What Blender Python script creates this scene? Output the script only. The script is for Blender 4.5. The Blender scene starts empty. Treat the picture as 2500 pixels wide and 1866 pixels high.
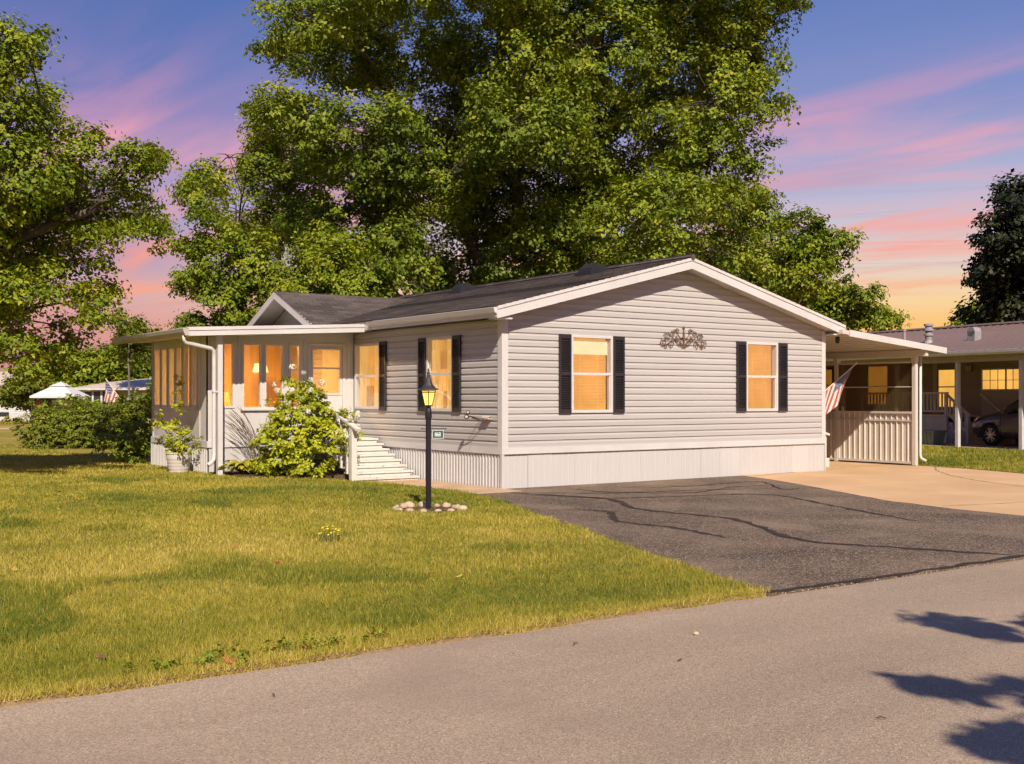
import bpy, bmesh, math, random
import numpy as np
from mathutils import Vector, Matrix

SC = bpy.context.scene
COL = SC.collection
R_ = math.radians
random.seed(7)

# ------------------------------------------------------------------ camera, sky, sun, exposure
# World axes: +x runs along the front gable wall, +y along the side wall of the home; origin = near corner of the home.
cam_d = bpy.data.cameras.new("camera")
cam = bpy.data.objects.new("camera", cam_d)
COL.objects.link(cam)
cam.location = (-10.72, -15.41, 1.5)
cam.rotation_euler = (R_(90), 0, R_(-35.31))
cam_d.sensor_width = 36.0
cam_d.lens = 36.0 * 2791 / 2500
cam_d.shift_y = 39.0 / 2500
cam_d.clip_end = 2000
SC.camera = cam

SUN_DIR = Vector((0.40, 0.917, -0.869)).normalized()      # direction the light travels
sun_d = bpy.data.lights.new("sun", 'SUN')
sun_d.energy = 4.6
sun_d.angle = R_(0.53)
sun_d.color = (1.0, 0.86, 0.70)
sun = bpy.data.objects.new("sun", sun_d)
COL.objects.link(sun)
sun.rotation_euler = SUN_DIR.to_track_quat('-Z', 'Y').to_euler()
sun.location = (-20, -40, 40)

def lin(r, g, b):
    f = lambda c: (c / 255 / 12.92) if c / 255 <= 0.04045 else ((c / 255 + 0.055) / 1.055) ** 2.4
    return (f(r), f(g), f(b), 1)

world = bpy.data.worlds.new("World")
SC.world = world
world.use_nodes = True
NT = world.node_tree
NT.nodes.clear()

def build_sky():
    N, L = NT.nodes, NT.links
    def math_(op, a, b=None, clamp=False):
        n = N.new('ShaderNodeMath'); n.operation = op; n.use_clamp = clamp
        for i, q in enumerate((a, b)):
            if q is None: continue
            if isinstance(q, (int, float)): n.inputs[i].default_value = q
            else: L.new(q, n.inputs[i])
        return n.outputs[0]
    def mix(fac, a, b, mode='MIX'):
        n = N.new('ShaderNodeMix'); n.data_type = 'RGBA'; n.blend_type = mode
        for sock, q in ((n.inputs[0], fac), (n.inputs[6], a), (n.inputs[7], b)):
            if isinstance(q, (int, float)): sock.default_value = q
            elif isinstance(q, tuple): sock.default_value = q
            else: L.new(q, sock)
        return n.outputs[2]
    def ramp(fac, stops):
        n = N.new('ShaderNodeValToRGB'); cr = n.color_ramp
        while len(cr.elements) < len(stops): cr.elements.new(0.5)
        for e, (p, c) in zip(cr.elements, stops):
            e.position = p; e.color = c if len(c) == 4 else lin(*c)
        L.new(fac, n.inputs[0]); return n.outputs[0]
    tc = N.new('ShaderNodeTexCoord')
    sep = N.new('ShaderNodeSeparateXYZ'); L.new(tc.outputs['Generated'], sep.inputs[0])
    z = sep.outputs[2]
    right = ramp(z, [(0, (242, 165, 80)), (.055, (245, 182, 96)), (.08, (240, 204, 148)), (.115, (216, 200, 194)), (.165, (178, 178, 204)), (.235, (122, 140, 192)), (.33, (90, 118, 180)), (.6, (80, 108, 172)), (1, (74, 102, 166))])
    left = ramp(z, [(0, (196, 126, 136)), (.055, (212, 142, 140)), (.085, (206, 160, 165)), (.12, (170, 142, 172)), (.165, (160, 148, 190)), (.235, (104, 118, 178)), (.33, (70, 104, 168)), (.6, (70, 102, 166)), (1, (70, 99, 164))])
    dot = N.new('ShaderNodeVectorMath'); dot.operation = 'DOT_PRODUCT'
    L.new(tc.outputs['Generated'], dot.inputs[0]); dot.inputs[1].default_value = (0.828, 0.560, 0)
    mr = N.new('ShaderNodeMapRange'); mr.interpolation_type = 'SMOOTHSTEP'
    L.new(dot.outputs['Value'], mr.inputs[0]); mr.inputs[1].default_value = .74; mr.inputs[2].default_value = .97
    base = mix(mr.outputs[0], left, right)
    # clouds live on a flat layer overhead: direction projected on a plane, so streaks close up towards the horizon
    zz = math_('ADD', math_('MAXIMUM', z, 0.0), 0.10)
    px = math_('DIVIDE', sep.outputs[0], zz); py = math_('DIVIDE', sep.outputs[1], zz)
    comb = N.new('ShaderNodeCombineXYZ'); L.new(px, comb.inputs[0]); L.new(py, comb.inputs[1])
    def cloud(rot, scl, off, lo, hi, detail=6, dist=.6):
        mp = N.new('ShaderNodeMapping'); mp.vector_type = 'TEXTURE'; L.new(comb.outputs[0], mp.inputs[0])
        mp.inputs['Rotation'].default_value = (0, 0, rot); mp.inputs['Scale'].default_value = scl; mp.inputs['Location'].default_value = off
        nz = N.new('ShaderNodeTexNoise'); L.new(mp.outputs[0], nz.inputs['Vector'])
        nz.inputs['Scale'].default_value = 1; nz.inputs['Detail'].default_value = detail; nz.inputs['Distortion'].default_value = dist
        m = N.new('ShaderNodeMapRange'); m.interpolation_type = 'SMOOTHSTEP'; L.new(nz.outputs[0], m.inputs[0])
        m.inputs[1].default_value = lo; m.inputs[2].default_value = hi
        return m.outputs[0]
    hzfade = N.new('ShaderNodeMapRange'); hzfade.interpolation_type = 'SMOOTHSTEP'; L.new(z, hzfade.inputs[0])
    hzfade.inputs[1].default_value = .055; hzfade.inputs[2].default_value = .115
    topfade = N.new('ShaderNodeMapRange'); topfade.interpolation_type = 'SMOOTHSTEP'; L.new(z, topfade.inputs[0])
    topfade.inputs[1].default_value = .31; topfade.inputs[2].default_value = .19
    topfade.inputs[3].default_value = .12; topfade.inputs[4].default_value = 1
    pinkc = ramp(z, [(0, (240, 150, 90)), (.07, (248, 160, 108)), (.12, (246, 150, 122)), (.2, (244, 160, 168)), (.33, (206, 142, 182))])
    def mul(*a):
        r = a[0]
        for q in a[1:]: r = math_('MULTIPLY', r, q)
        return r
    big = cloud(R_(-75), (3.2, 1.6, 1), (3.1, 4.7, 1), .38, .58, 3, .3)              # where cloud sheets are at all
    wisp = cloud(R_(-84), (1.25, .34, 1), (5.5, .3, 7), .40, .68, 12, .9)            # combed wisps
    col = mix(mul(big, wisp, hzfade.outputs[0], topfade.outputs[0], .95), base, pinkc)
    veil = cloud(R_(-60), (5, 1.8, 1), (5.3, 3.4, 3), .42, .72, 5, .8)
    col = mix(mul(veil, hzfade.outputs[0], topfade.outputs[0], .34), col, pinkc)
    low = N.new('ShaderNodeMapRange'); low.interpolation_type = 'SMOOTHSTEP'; L.new(z, low.inputs[0])
    low.inputs[1].default_value = .24; low.inputs[2].default_value = .12
    bank = cloud(R_(-50), (1.6, .55, 1), (2.9, 6.5, 5), .49, .66, 12, .9)            # salmon banks low over the horizon, mauve on their shaded side
    col = mix(mul(bank, hzfade.outputs[0], low.outputs[0], .9), col, pinkc)
    mauve = ramp(z, [(0, (214, 140, 90)), (.1, (186, 128, 140)), (.2, (160, 130, 170)), (.33, (130, 120, 175))])
    bank2 = cloud(R_(-50), (1.6, .50, 1), (2.9, 6.75, 5), .55, .70, 12, .9)
    col = mix(mul(bank2, hzfade.outputs[0], low.outputs[0], .75), col, mauve)
    sky = N.new('ShaderNodeTexSky'); sky.sky_type = 'NISHITA'; sky.sun_disc = False
    sky.sun_elevation = math.asin(-SUN_DIR.z)
    sky.sun_rotation = math.atan2(-SUN_DIR.x, -SUN_DIR.y)
    bg1 = N.new('ShaderNodeBackground'); L.new(col, bg1.inputs[0]); bg1.inputs[1].default_value = 0.74
    bg2 = N.new('ShaderNodeBackground'); L.new(sky.outputs[0], bg2.inputs[0]); bg2.inputs[1].default_value = SKY_K
    add = N.new('ShaderNodeAddShader'); L.new(bg1.outputs[0], add.inputs[0]); L.new(bg2.outputs[0], add.inputs[1])
    out = N.new('ShaderNodeOutputWorld'); L.new(add.outputs[0], out.inputs[0])
SKY_K = 0.004
build_sky()

SC.view_settings.view_transform = 'Standard'
SC.view_settings.look = 'None'
SC.view_settings.gamma = 1
SC.view_settings.exposure = 0.52
SC.view_settings.use_curve_mapping = False
SC.render.engine = 'CYCLES'
SC.cycles.use_denoising = True
SC.cycles.max_bounces = 6
SC.cycles.diffuse_bounces = 3
SC.cycles.glossy_bounces = 2
SC.cycles.transmission_bounces = 4
SC.cycles.transparent_max_bounces = 8
SC.cycles.use_adaptive_sampling = True
SC.cycles.adaptive_threshold = 0.04
SC.cycles.caustics_reflective = False
SC.cycles.caustics_refractive = False
SC.cycles.sample_clamp_indirect = 6

# ------------------------------------------------------------------ materials
def mat(name, col, rough=.6, var=.12, scale=3.0, stretch=(1, 1, 1), bump=0.0, bscale=60.0, metal=0.0, spec=.5,
        spots=None, spot_scale=8.0, spot_lo=.6, spot_hi=.7, emit=None, emit_s=1.0, detail=5, coat=0.0, trans=0.0, bstretch=None):
    m = bpy.data.materials.new(name); m.use_nodes = True
    N, L = m.node_tree.nodes, m.node_tree.links
    b = N['Principled BSDF']
    b.inputs['Roughness'].default_value = rough
    b.inputs['Metallic'].default_value = metal
    b.inputs['Specular IOR Level'].default_value = spec
    b.inputs['Coat Weight'].default_value = coat
    c = (*col[:3], 1)
    tc = N.new('ShaderNodeTexCoord')
    mp = N.new('ShaderNodeMapping'); mp.inputs['Scale'].default_value = stretch
    L.new(tc.outputs['Object'], mp.inputs[0])
    nz = N.new('ShaderNodeTexNoise'); nz.inputs['Scale'].default_value = scale; nz.inputs['Detail'].default_value = detail
    L.new(mp.outputs[0], nz.inputs['Vector'])
    mx = N.new('ShaderNodeMix'); mx.data_type = 'RGBA'
    mr = N.new('ShaderNodeMapRange'); mr.inputs[1].default_value = .3; mr.inputs[2].default_value = .7
    L.new(nz.outputs[0], mr.inputs[0]); L.new(mr.outputs[0], mx.inputs[0])
    mx.inputs[6].default_value = tuple(min(1, q * (1 - var)) for q in c[:3]) + (1,)
    mx.inputs[7].default_value = tuple(min(1, q * (1 + var)) for q in c[:3]) + (1,)
    outc = mx.outputs[2]
    if spots:
        n2 = N.new('ShaderNodeTexNoise'); n2.inputs['Scale'].default_value = spot_scale; n2.inputs['Detail'].default_value = 6
        L.new(mp.outputs[0], n2.inputs['Vector'])
        r2 = N.new('ShaderNodeMapRange'); r2.inputs[1].default_value = spot_lo; r2.inputs[2].default_value = spot_hi
        L.new(n2.outputs[0], r2.inputs[0])
        m2 = N.new('ShaderNodeMix'); m2.data_type = 'RGBA'
        L.new(r2.outputs[0], m2.inputs[0]); L.new(outc, m2.inputs[6]); m2.inputs[7].default_value = (*spots[:3], 1)
        outc = m2.outputs[2]
    L.new(outc, b.inputs['Base Color'])
    if bump:
        nb = N.new('ShaderNodeTexNoise'); nb.inputs['Scale'].default_value = bscale; nb.inputs['Detail'].default_value = 4
        if bstretch:
            mb = N.new('ShaderNodeMapping'); mb.inputs['Scale'].default_value = bstretch
            L.new(tc.outputs['Object'], mb.inputs[0]); L.new(mb.outputs[0], nb.inputs['Vector'])
        else: L.new(tc.outputs['Object'], nb.inputs['Vector'])
        bp = N.new('ShaderNodeBump'); bp.inputs['Strength'].default_value = bump; bp.inputs['Distance'].default_value = .01
        L.new(nb.outputs[0], bp.inputs['Height']); L.new(bp.outputs[0], b.inputs['Normal'])
    if emit:
        me = N.new('ShaderNodeMix'); me.data_type = 'RGBA'; L.new(mr.outputs[0], me.inputs[0])
        me.inputs[6].default_value = tuple(q * (1 - var) for q in emit[:3]) + (1,)
        me.inputs[7].default_value = tuple(q * (1 + var) for q in emit[:3]) + (1,)
        L.new(me.outputs[2], b.inputs['Emission Color']); b.inputs['Emission Strength'].default_value = emit_s
    return m

def glass(name, tint=(1, 1, 1), body=None, body_f=0.0, gloss=.12, rough=.02):
    """thin pane: see-through, with a fresnel reflection and an optional film of its own colour"""
    m = bpy.data.materials.new(name); m.use_nodes = True
    N, L = m.node_tree.nodes, m.node_tree.links; N.clear()
    t = N.new('ShaderNodeBsdfTransparent'); t.inputs[0].default_value = (*tint, 1)
    g = N.new('ShaderNodeBsdfGlossy'); g.inputs['Roughness'].default_value = rough
    sh = t.outputs[0]
    if body:
        d = N.new('ShaderNodeBsdfDiffuse'); d.inputs[0].default_value = (*body, 1)
        mm = N.new('ShaderNodeMixShader'); mm.inputs[0].default_value = body_f
        L.new(sh, mm.inputs[1]); L.new(d.outputs[0], mm.inputs[2]); sh = mm.outputs[0]
    lw = N.new('ShaderNodeLayerWeight'); lw.inputs[0].default_value = .25
    mr = N.new('ShaderNodeMapRange'); L.new(lw.outputs['Fresnel'], mr.inputs[0]); mr.inputs[3].default_value = gloss * .4; mr.inputs[4].default_value = .30
    ms = N.new('ShaderNodeMixShader'); L.new(mr.outputs[0], ms.inputs[0]); L.new(sh, ms.inputs[1]); L.new(g.outputs[0], ms.inputs[2])
    o = N.new('ShaderNodeOutputMaterial'); L.new(ms.outputs[0], o.inputs[0])
    return m

def leaf_mat(name, stops, trans=.25, rough=.55, spec=.25):
    """colour per leaf from the 'hue' attribute (0..1)"""
    m = bpy.data.materials.new(name); m.use_nodes = True
    N, L = m.node_tree.nodes, m.node_tree.links
    b = N['Principled BSDF']; b.inputs['Roughness'].default_value = rough; b.inputs['Specular IOR Level'].default_value = spec
    at = N.new('ShaderNodeAttribute'); at.attribute_name = 'hue'
    n = N.new('ShaderNodeValToRGB'); cr = n.color_ramp
    while len(cr.elements) < len(stops): cr.elements.new(.5)
    for e, (p, c) in zip(cr.elements, stops): e.position = p; e.color = (*c, 1)
    L.new(at.outputs['Fac'], n.inputs[0]); L.new(n.outputs[0], b.inputs['Base Color'])
    t = N.new('ShaderNodeBsdfTranslucent')
    hs = N.new('ShaderNodeHueSaturation'); hs.inputs['Value'].default_value = 1.3; hs.inputs['Saturation'].default_value = 1.1
    L.new(n.outputs[0], hs.inputs['Color']); L.new(hs.outputs[0], t.inputs[0])
    ms = N.new('ShaderNodeMixShader'); ms.inputs[0].default_value = trans
    L.new(b.outputs[0], ms.inputs[1]); L.new(t.outputs[0], ms.inputs[2])
    L.new(ms.outputs[0], N['Material Output'].inputs[0])
    return m

# ------------------------------------------------------------------ mesh helpers
class MB:
    def __init__(self): self.v = []; self.f = []
    def add(self, vs, fs):
        o = len(self.v); self.v += [tuple(p) for p in vs]; self.f += [tuple(i + o for i in q) for q in fs]; return self
    def box(self, x0, x1, y0, y1, z0, z1, mp=None):
        vs = [(x, y, z) for z in (z0, z1) for y in (y0, y1) for x in (x0, x1)]
        if mp: vs = [mp(*p) for p in vs]
        return self.add(vs, [(0, 2, 3, 1), (4, 5, 7, 6), (0, 1, 5, 4), (2, 6, 7, 3), (0, 4, 6, 2), (1, 3, 7, 5)])
    def hexa(self, a, b):
        """two quads (4 points each) joined"""
        return self.add(list(a) + list(b), [(3, 2, 1, 0), (4, 5, 6, 7), (0, 1, 5, 4), (1, 2, 6, 5), (2, 3, 7, 6), (3, 0, 4, 7)])
    def prism(self, pts, d):
        n = len(pts); d = Vector(d)
        vs = list(pts) + [tuple(Vector(p) + d) for p in pts]
        return self.add(vs, [tuple(range(n))[::-1], tuple(range(n, 2 * n))] + [(i, (i + 1) % n, n + (i + 1) % n, n + i) for i in range(n)])
    def tube(self, pts, rad, n=8, cap=True):
        pts = [Vector(p) for p in pts]; k = len(pts)
        rad = [rad] * k if isinstance(rad, (int, float)) else rad
        rings = []; up = None
        for i in range(k):
            t = (pts[min(i + 1, k - 1)] - pts[max(i - 1, 0)]).normalized()
            if up is None:
                up = Vector((0, 0, 1)) if abs(t.z) < .9 else Vector((1, 0, 0))
            a = t.cross(up).normalized(); b = a.cross(t).normalized(); up = b
            rings.append([pts[i] + (a * math.cos(2 * math.pi * j / n) + b * math.sin(2 * math.pi * j / n)) * rad[i] for j in range(n)])
        vs = [p for r in rings for p in r]
        fs = [(i * n + j, i * n + (j + 1) % n, (i + 1) * n + (j + 1) % n, (i + 1) * n + j) for i in range(k - 1) for j in range(n)]
        if cap: fs += [tuple(range(n))[::-1], tuple(range((k - 1) * n, k * n))]
        return self.add(vs, fs)
    def bar(self, a, b, w, h, up=(0, 0, 1)):
        """rectangular bar from a to b, w across, h along up"""
        a, b, up = Vector(a), Vector(b), Vector(up); t = (b - a).normalized()
        s = t.cross(up).normalized() * w / 2; u = s.cross(t).normalized() * h / 2
        return self.hexa([a - s - u, a + s - u, a + s + u, a - s + u], [b - s - u, b + s - u, b + s + u, b - s + u])
    def lathe(self, prof, c=(0, 0, 0), n=20, a0=0.0, a1=None, cap=True):
        full = a1 is None; a1 = a0 + 2 * math.pi if full else a1
        m = n if full else n + 1
        vs = [(c[0] + r * math.cos(a0 + (a1 - a0) * j / n), c[1] + r * math.sin(a0 + (a1 - a0) * j / n), c[2] + z) for r, z in prof for j in range(m)]
        fs = []
        for i in range(len(prof) - 1):
            for j in range(n):
                k = (j + 1) % m if full else j + 1
                fs.append((i * m + j, i * m + k, (i + 1) * m + k, (i + 1) * m + j))
        if cap and full:
            fs += [tuple(range(m))[::-1], tuple(range((len(prof) - 1) * m, len(prof) * m))]
        return self.add(vs, fs)
    def mesh(self, name, material=None, smooth=False, fix=True):
        me = bpy.data.meshes.new(name)
        me.from_pydata(self.v, [], self.f)
        if fix:
            bm = bmesh.new(); bm.from_mesh(me)
            bmesh.ops.recalc_face_normals(bm, faces=bm.faces); bm.to_mesh(me); bm.free()
        if smooth: me.polygons.foreach_set('use_smooth', [True] * len(me.polygons))
        if material: me.materials.append(material)
        return me
    def obj(self, name, material, parent=None, smooth=False, loc=None, fix=True):
        return place(self.mesh(name, material, smooth, fix), name, parent, loc)

def place(me, name, parent=None, loc=None, rz=0.0, rot=None):
    o = bpy.data.objects.new(name, me); COL.objects.link(o)
    if parent is not None:
        o.parent = parent
        if parent.get('_w'): o.matrix_parent_inverse = Matrix.Translation(-Vector(parent.location))
    if loc is not None: o.location = loc
    if rot is not None: o.rotation_euler = rot
    elif rz: o.rotation_euler = (0, 0, rz)
    return o

def tag(o, label=None, cat=None, group=None, kind=None):
    if label: o['label'] = label
    if cat: o['category'] = cat
    if group: o['group'] = group
    if kind: o['kind'] = kind
    return o

WORLD_ROOTS = []
def thing(name, label, cat, loc=(0, 0, 0), rz=0.0, group=None, local=False):
    """Empty at the base of a thing. Unless local, its parts are written in world coordinates."""
    o = bpy.data.objects.new(name, None); COL.objects.link(o)
    o.location = loc; o.rotation_euler = (0, 0, rz); o.empty_display_size = .2
    if not local: o['_w'] = 1; WORLD_ROOTS.append(o)
    return tag(o, label, cat, group)

def smooth01(a, b, x):
    t = np.clip((np.asarray(x, float) - a) / (b - a), 0, 1); return t * t * (3 - 2 * t)

_rng = np.random.default_rng(11)
_lat = _rng.random((64, 64, 64)).astype(np.float32)
def vnoise(p, scale):
    """value noise, p (n,3)"""
    q = np.asarray(p, float) * scale; i = np.floor(q).astype(int); f = q - i; f = f * f * (3 - 2 * f)
    r = 0
    for dx in (0, 1):
        for dy in (0, 1):
            for dz in (0, 1):
                w = (f[:, 0] if dx else 1 - f[:, 0]) * (f[:, 1] if dy else 1 - f[:, 1]) * (f[:, 2] if dz else 1 - f[:, 2])
                r = r + w * _lat[(i[:, 0] + dx) % 64, (i[:, 1] + dy) % 64, (i[:, 2] + dz) % 64]
    return r

def np_mesh(name, verts, nper, hue, material, smooth=False):
    """n faces of nper corners each, verts (n*nper,3), hue (n,)"""
    n = len(verts) // nper
    me = bpy.data.meshes.new(name)
    me.vertices.add(len(verts)); me.vertices.foreach_set('co', np.ascontiguousarray(verts, np.float32).ravel())
    me.loops.add(len(verts)); me.loops.foreach_set('vertex_index', np.arange(len(verts), dtype=np.int32))
    me.polygons.add(n)
    me.polygons.foreach_set('loop_start', np.arange(0, n * nper, nper, dtype=np.int32))
    a = me.attributes.new('hue', 'FLOAT', 'FACE'); a.data.foreach_set('value', np.asarray(hue, np.float32))
    me.materials.append(material); me.update(calc_edges=True)
    return me

def leaves(P, Nrm, size, rng, elong=1.5, fold=.09):
    """one rhombus leaf per point: P (n,3), Nrm (n,3) rough facing, size (n,)"""
    n = len(P)
    Nn = Nrm + rng.normal(0, .45, (n, 3)); Nn /= np.linalg.norm(Nn, axis=1, keepdims=True) + 1e-9
    T = rng.normal(0, 1, (n, 3)); T[:, 2] -= .35
    T -= Nn * np.sum(T * Nn, axis=1, keepdims=True); T /= np.linalg.norm(T, axis=1, keepdims=True) + 1e-9
    B = np.cross(Nn, T); s = size[:, None]
    v = np.empty((n, 4, 3), np.float32)
    v[:, 0] = P - T * s * .5 * elong; v[:, 1] = P + B * s * .5 + Nn * s * fold - T * s * .1
    v[:, 2] = P + T * s * .5 * elong - Nn * s * .1; v[:, 3] = P - B * s * .5 + Nn * s * fold - T * s * .1
    return v.reshape(-1, 3)

def crown_points(lobes, dens, per, spread, rng, squash=.8, shell=.45, gap=.0, gscale=.5):
    """clusters of leaf positions through the lobes' outer volume; returns points, facing, cluster id, centres"""
    L = np.array(lobes, float); Cs = []; Os = []
    for (x, y, z, r) in lobes:
        n = max(3, int(dens * r * r))
        d = rng.normal(0, 1, (n, 3)); d /= np.linalg.norm(d, axis=1, keepdims=True)
        rad = r * (shell + (1 - shell) * rng.random(n) ** .6)
        c = np.array((x, y, z)) + d * rad[:, None] * np.array((1, 1, squash))
        Cs.append(c); Os.append(d)
    C = np.concatenate(Cs); O = np.concatenate(Os)
    inside = np.zeros(len(C), int)
    for (x, y, z, r) in lobes:
        inside += (np.linalg.norm(C - np.array((x, y, z)), axis=1) < r * .62)
    keep = (inside == 0) | (rng.random(len(C)) < .35)
    if gap: keep &= vnoise(C, gscale) > gap
    C, O = C[keep], O[keep]
    k = len(C)
    per_c = np.maximum(4, (per * (.6 + .8 * rng.random(k))).astype(int))
    idx = np.repeat(np.arange(k), per_c)
    g = rng.normal(0, 1, (len(idx), 3)); g /= np.linalg.norm(g, axis=1, keepdims=True); g *= (rng.random(len(idx)) ** .4 * spread * 1.55)[:, None] * (.65 + .7 * rng.random(k))[idx][:, None]
    g[:, 2] *= .5
    hd = np.hypot(g[:, 0], g[:, 1])
    g[:, 2] -= hd * hd * .35 / max(spread, .05)          # sprays droop at their ends
    g += O[idx] * ((rng.random(len(idx)) * 1.5 - .4) * spread)[:, None]      # sprays reach outwards
    P = C[idx] + g
    F = O[idx] * .6 + np.array((0, 0, .75)) + g / max(spread, .05) * .25
    return P, F, idx, C

def make_tree(name, label, base, stems, lobes, dens, per, spread, lsize, lmat, bmat, seed, group=None, gap=0., gscale=.5, cat='tree',
              twig=.5, limb=.10, shell=.45, trunk_r=.3, elong=1.7, squash=.8, tufts=6):
    rng = np.random.default_rng(seed); rnd = random.Random(seed)
    root = thing(name, label, cat, (base[0], base[1], 0), group=group)
    lobes_in = lobes; lobes = []; par = []
    for (x, y, z, r) in lobes_in:            # each bough carries smaller sprays on its outside
        lobes.append((x, y, z, r * .80)); par.append(None); pi = len(lobes) - 1
        for q in range(tufts):
            d = Vector((rnd.gauss(0, 1), rnd.gauss(0, 1), rnd.gauss(0, .8))).normalized()
            lobes.append((x + d.x * r * .92, y + d.y * r * .92, z + d.z * r * .80, r * rnd.uniform(.20, .46))); par.append(pi)
    P, F, idx, C = crown_points(lobes, dens, per, spread, rng, gap=gap, gscale=gscale, shell=shell, squash=squash)
    sz = lsize * (.6 + .8 * rng.random(len(P)))
    hue = np.clip(.55 * vnoise(C, .35)[idx] + .45 * rng.random(len(P)) + (rng.random(len(C)) * .44 - .22)[idx], 0, 1)
    me = np_mesh('crown', leaves(P, F, sz, rng, elong), 4, hue, lmat)
    place(me, 'crown', root)
    mb = MB()
    joints = []
    for st in stems:
        pts = [Vector(p) for p in st]; k = len(pts)
        rad = [trunk_r * (1 - .75 * i / max(1, k - 1)) for i in range(k)]; rad[0] *= 1.35
        fine = []; fr = []
        for i in range(k - 1):
            for q in range(4):
                t = q / 4
                fine.append(pts[i].lerp(pts[i + 1], t) + Vector((rnd.uniform(-.05, .05), rnd.uniform(-.05, .05), 0)) * (1 if i + q else 0)); fr.append(rad[i] + (rad[i + 1] - rad[i]) * t)
        fine.append(pts[-1]); fr.append(rad[-1])
        mb.tube(fine, fr, 9)
        joints += [(p, r) for p, r in zip(fine, fr) if p.z > min(1.5, .5 * pts[-1].z)]
    for li, (x, y, z, r) in enumerate(lobes):
        c = Vector((x, y, z))
        if par[li] is None:
            cand = [q for q in joints if q[0].z < c.z - .15 * r] or joints
            j, jr = min(cand, key=lambda q: (q[0] - c).length + rnd.random() * .8)
        else:
            p_ = lobes[par[li]]; j, jr = Vector(p_[:3]), .03 * limb / .1
        mid = j.lerp(c, .5) + Vector((rnd.uniform(-.3, .3), rnd.uniform(-.3, .3), .25 * (c - j).length * .4))
        br = min(jr * .6, limb * (.6 + r * .22))
        mb.tube([j, j.lerp(mid, .5) + Vector((0, 0, .05)), mid, mid.lerp(c, .55), c], [br, br * .85, br * .65, br * .5, br * .3], 6)
        near = list(np.nonzero(((C - np.array(c)) ** 2).sum(1) < (r * 1.1) ** 2)[0])
        rnd.shuffle(near)
        for q in near[:int(len(near) * twig) + 1][:40]:
            e = Vector(C[q]); s0 = mid.lerp(c, rnd.uniform(.5, 1))
            m2 = s0.lerp(e, .55) + Vector((rnd.uniform(-.12, .12), rnd.uniform(-.12, .12), .12)) * r * .5
            mb.tube([s0, m2, e], [br * .16, br * .10, br * .04], 3, cap=False)
    mb.obj('trunk', bmat, root, smooth=True, fix=False)
    return root

def make_bush(name, label, cat, base, lobes, dens, per, spread, lsize, lmat, seed, stem_mat=None, nstem=8, group=None, elong=1.4, shell=.35, root=None, gap=0.):
    rng = np.random.default_rng(seed); rnd = random.Random(seed)
    if root is None: root = thing(name, label, cat, base, group=group)
    P, F, idx, C = crown_points(lobes, dens, per, spread, rng, shell=shell, gap=gap, gscale=2.5)
    ok = P[:, 2] > base[2] + .02; P, F, idx = P[ok], F[ok], idx[ok]
    sz = lsize * (.6 + .8 * rng.random(len(P)))
    hue = np.clip(.45 * vnoise(C, 2.0)[idx] + .55 * rng.random(len(P)), 0, 1)
    place(np_mesh('foliage', leaves(P, F, sz, rng, elong), 4, hue, lmat), 'foliage', root)
    if stem_mat:
        mb = MB(); b = Vector(base)
        for i in range(nstem):
            e = Vector(C[rnd.randrange(len(C))])
            s0 = b + Vector((rnd.uniform(-.12, .12), rnd.uniform(-.12, .12), 0))
            mb.tube([s0, s0.lerp(e, .5) + Vector((0, 0, .1)), e], [.014, .010, .004], 5)
        mb.obj('stems', stem_mat, root, fix=False)
    return root

# ------------------------------------------------------------------ shared materials
M_siding = mat("vinyl_siding", (.425, .41, .40), .5, .05, 1.2, (.25, .25, 6), bump=.12, bscale=14, bstretch=(.4, .4, 6), spots=(.37, .35, .335), spot_scale=2.2, spot_lo=.56, spot_hi=.85)
def plank_tone(m, k=.03):
    N, L = m.node_tree.nodes, m.node_tree.links; b = N['Principled BSDF']; src = b.inputs['Base Color'].links[0].from_socket
    oi = N.new('ShaderNodeObjectInfo'); mr = N.new('ShaderNodeMapRange'); L.new(oi.outputs['Random'], mr.inputs[0]); mr.inputs[3].default_value = 1 - k; mr.inputs[4].default_value = 1 + k
    mx = N.new('ShaderNodeMix'); mx.data_type = 'RGBA'; mx.blend_type = 'MULTIPLY'; mx.inputs[0].default_value = 1
    L.new(src, mx.inputs[6]); L.new(mr.outputs[0], mx.inputs[7]); L.new(mx.outputs[2], b.inputs['Base Color'])
plank_tone(M_siding)
M_white = mat("white_trim", (.56, .55, .545), .45, .05, 2, spots=(.47, .45, .43), spot_scale=5, spot_lo=.60, spot_hi=.85)
M_skirt = mat("white_skirting", (.50, .495, .49), .4, .05, 1.5, (1, 1, .3), spots=(.42, .37, .31), spot_scale=3, spot_lo=.62, spot_hi=.9)
M_soffit = mat("soffit_vinyl", (.50, .48, .46), .55, .06, 3)
M_shutter = mat("dark_shutter", (.022, .020, .024), .45, .2, 8)
M_core = mat("wall_board", (.35, .32, .30), .8, .1)
M_cream = mat("cream_metal", (.56, .52, .46), .45, .05, 1.5, spots=(.46, .41, .34), spot_scale=3, spot_lo=.6, spot_hi=.9)
M_pane = glass("window_glass")
M_lit = mat("lit_room", (.25, .14, .05), .8, .34, 1.6, (1, 1, .6), emit=(.84, .41, .085), emit_s=.66)
M_curtain = mat("lit_curtain", (.3, .18, .08), .8, .14, 5, (3, 3, .4), emit=(.88, .48, .12), emit_s=.72)
M_slat = mat("lit_blind_slat", (.28, .16, .07), .6, .10, 3, emit=(.80, .38, .08), emit_s=.60)
M_shade = mat("cream_roller_shade", (.55, .45, .30), .8, .05, 3, emit=(.95, .66, .30), emit_s=.36)
M_black = mat("black_metal", (.012, .012, .016), .38, .2, 6, bump=.1, bscale=40)
M_bark = mat("bark", (.085, .068, .050), .9, .35, 3, (3, 3, .6), bump=.8, bscale=18)
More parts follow.
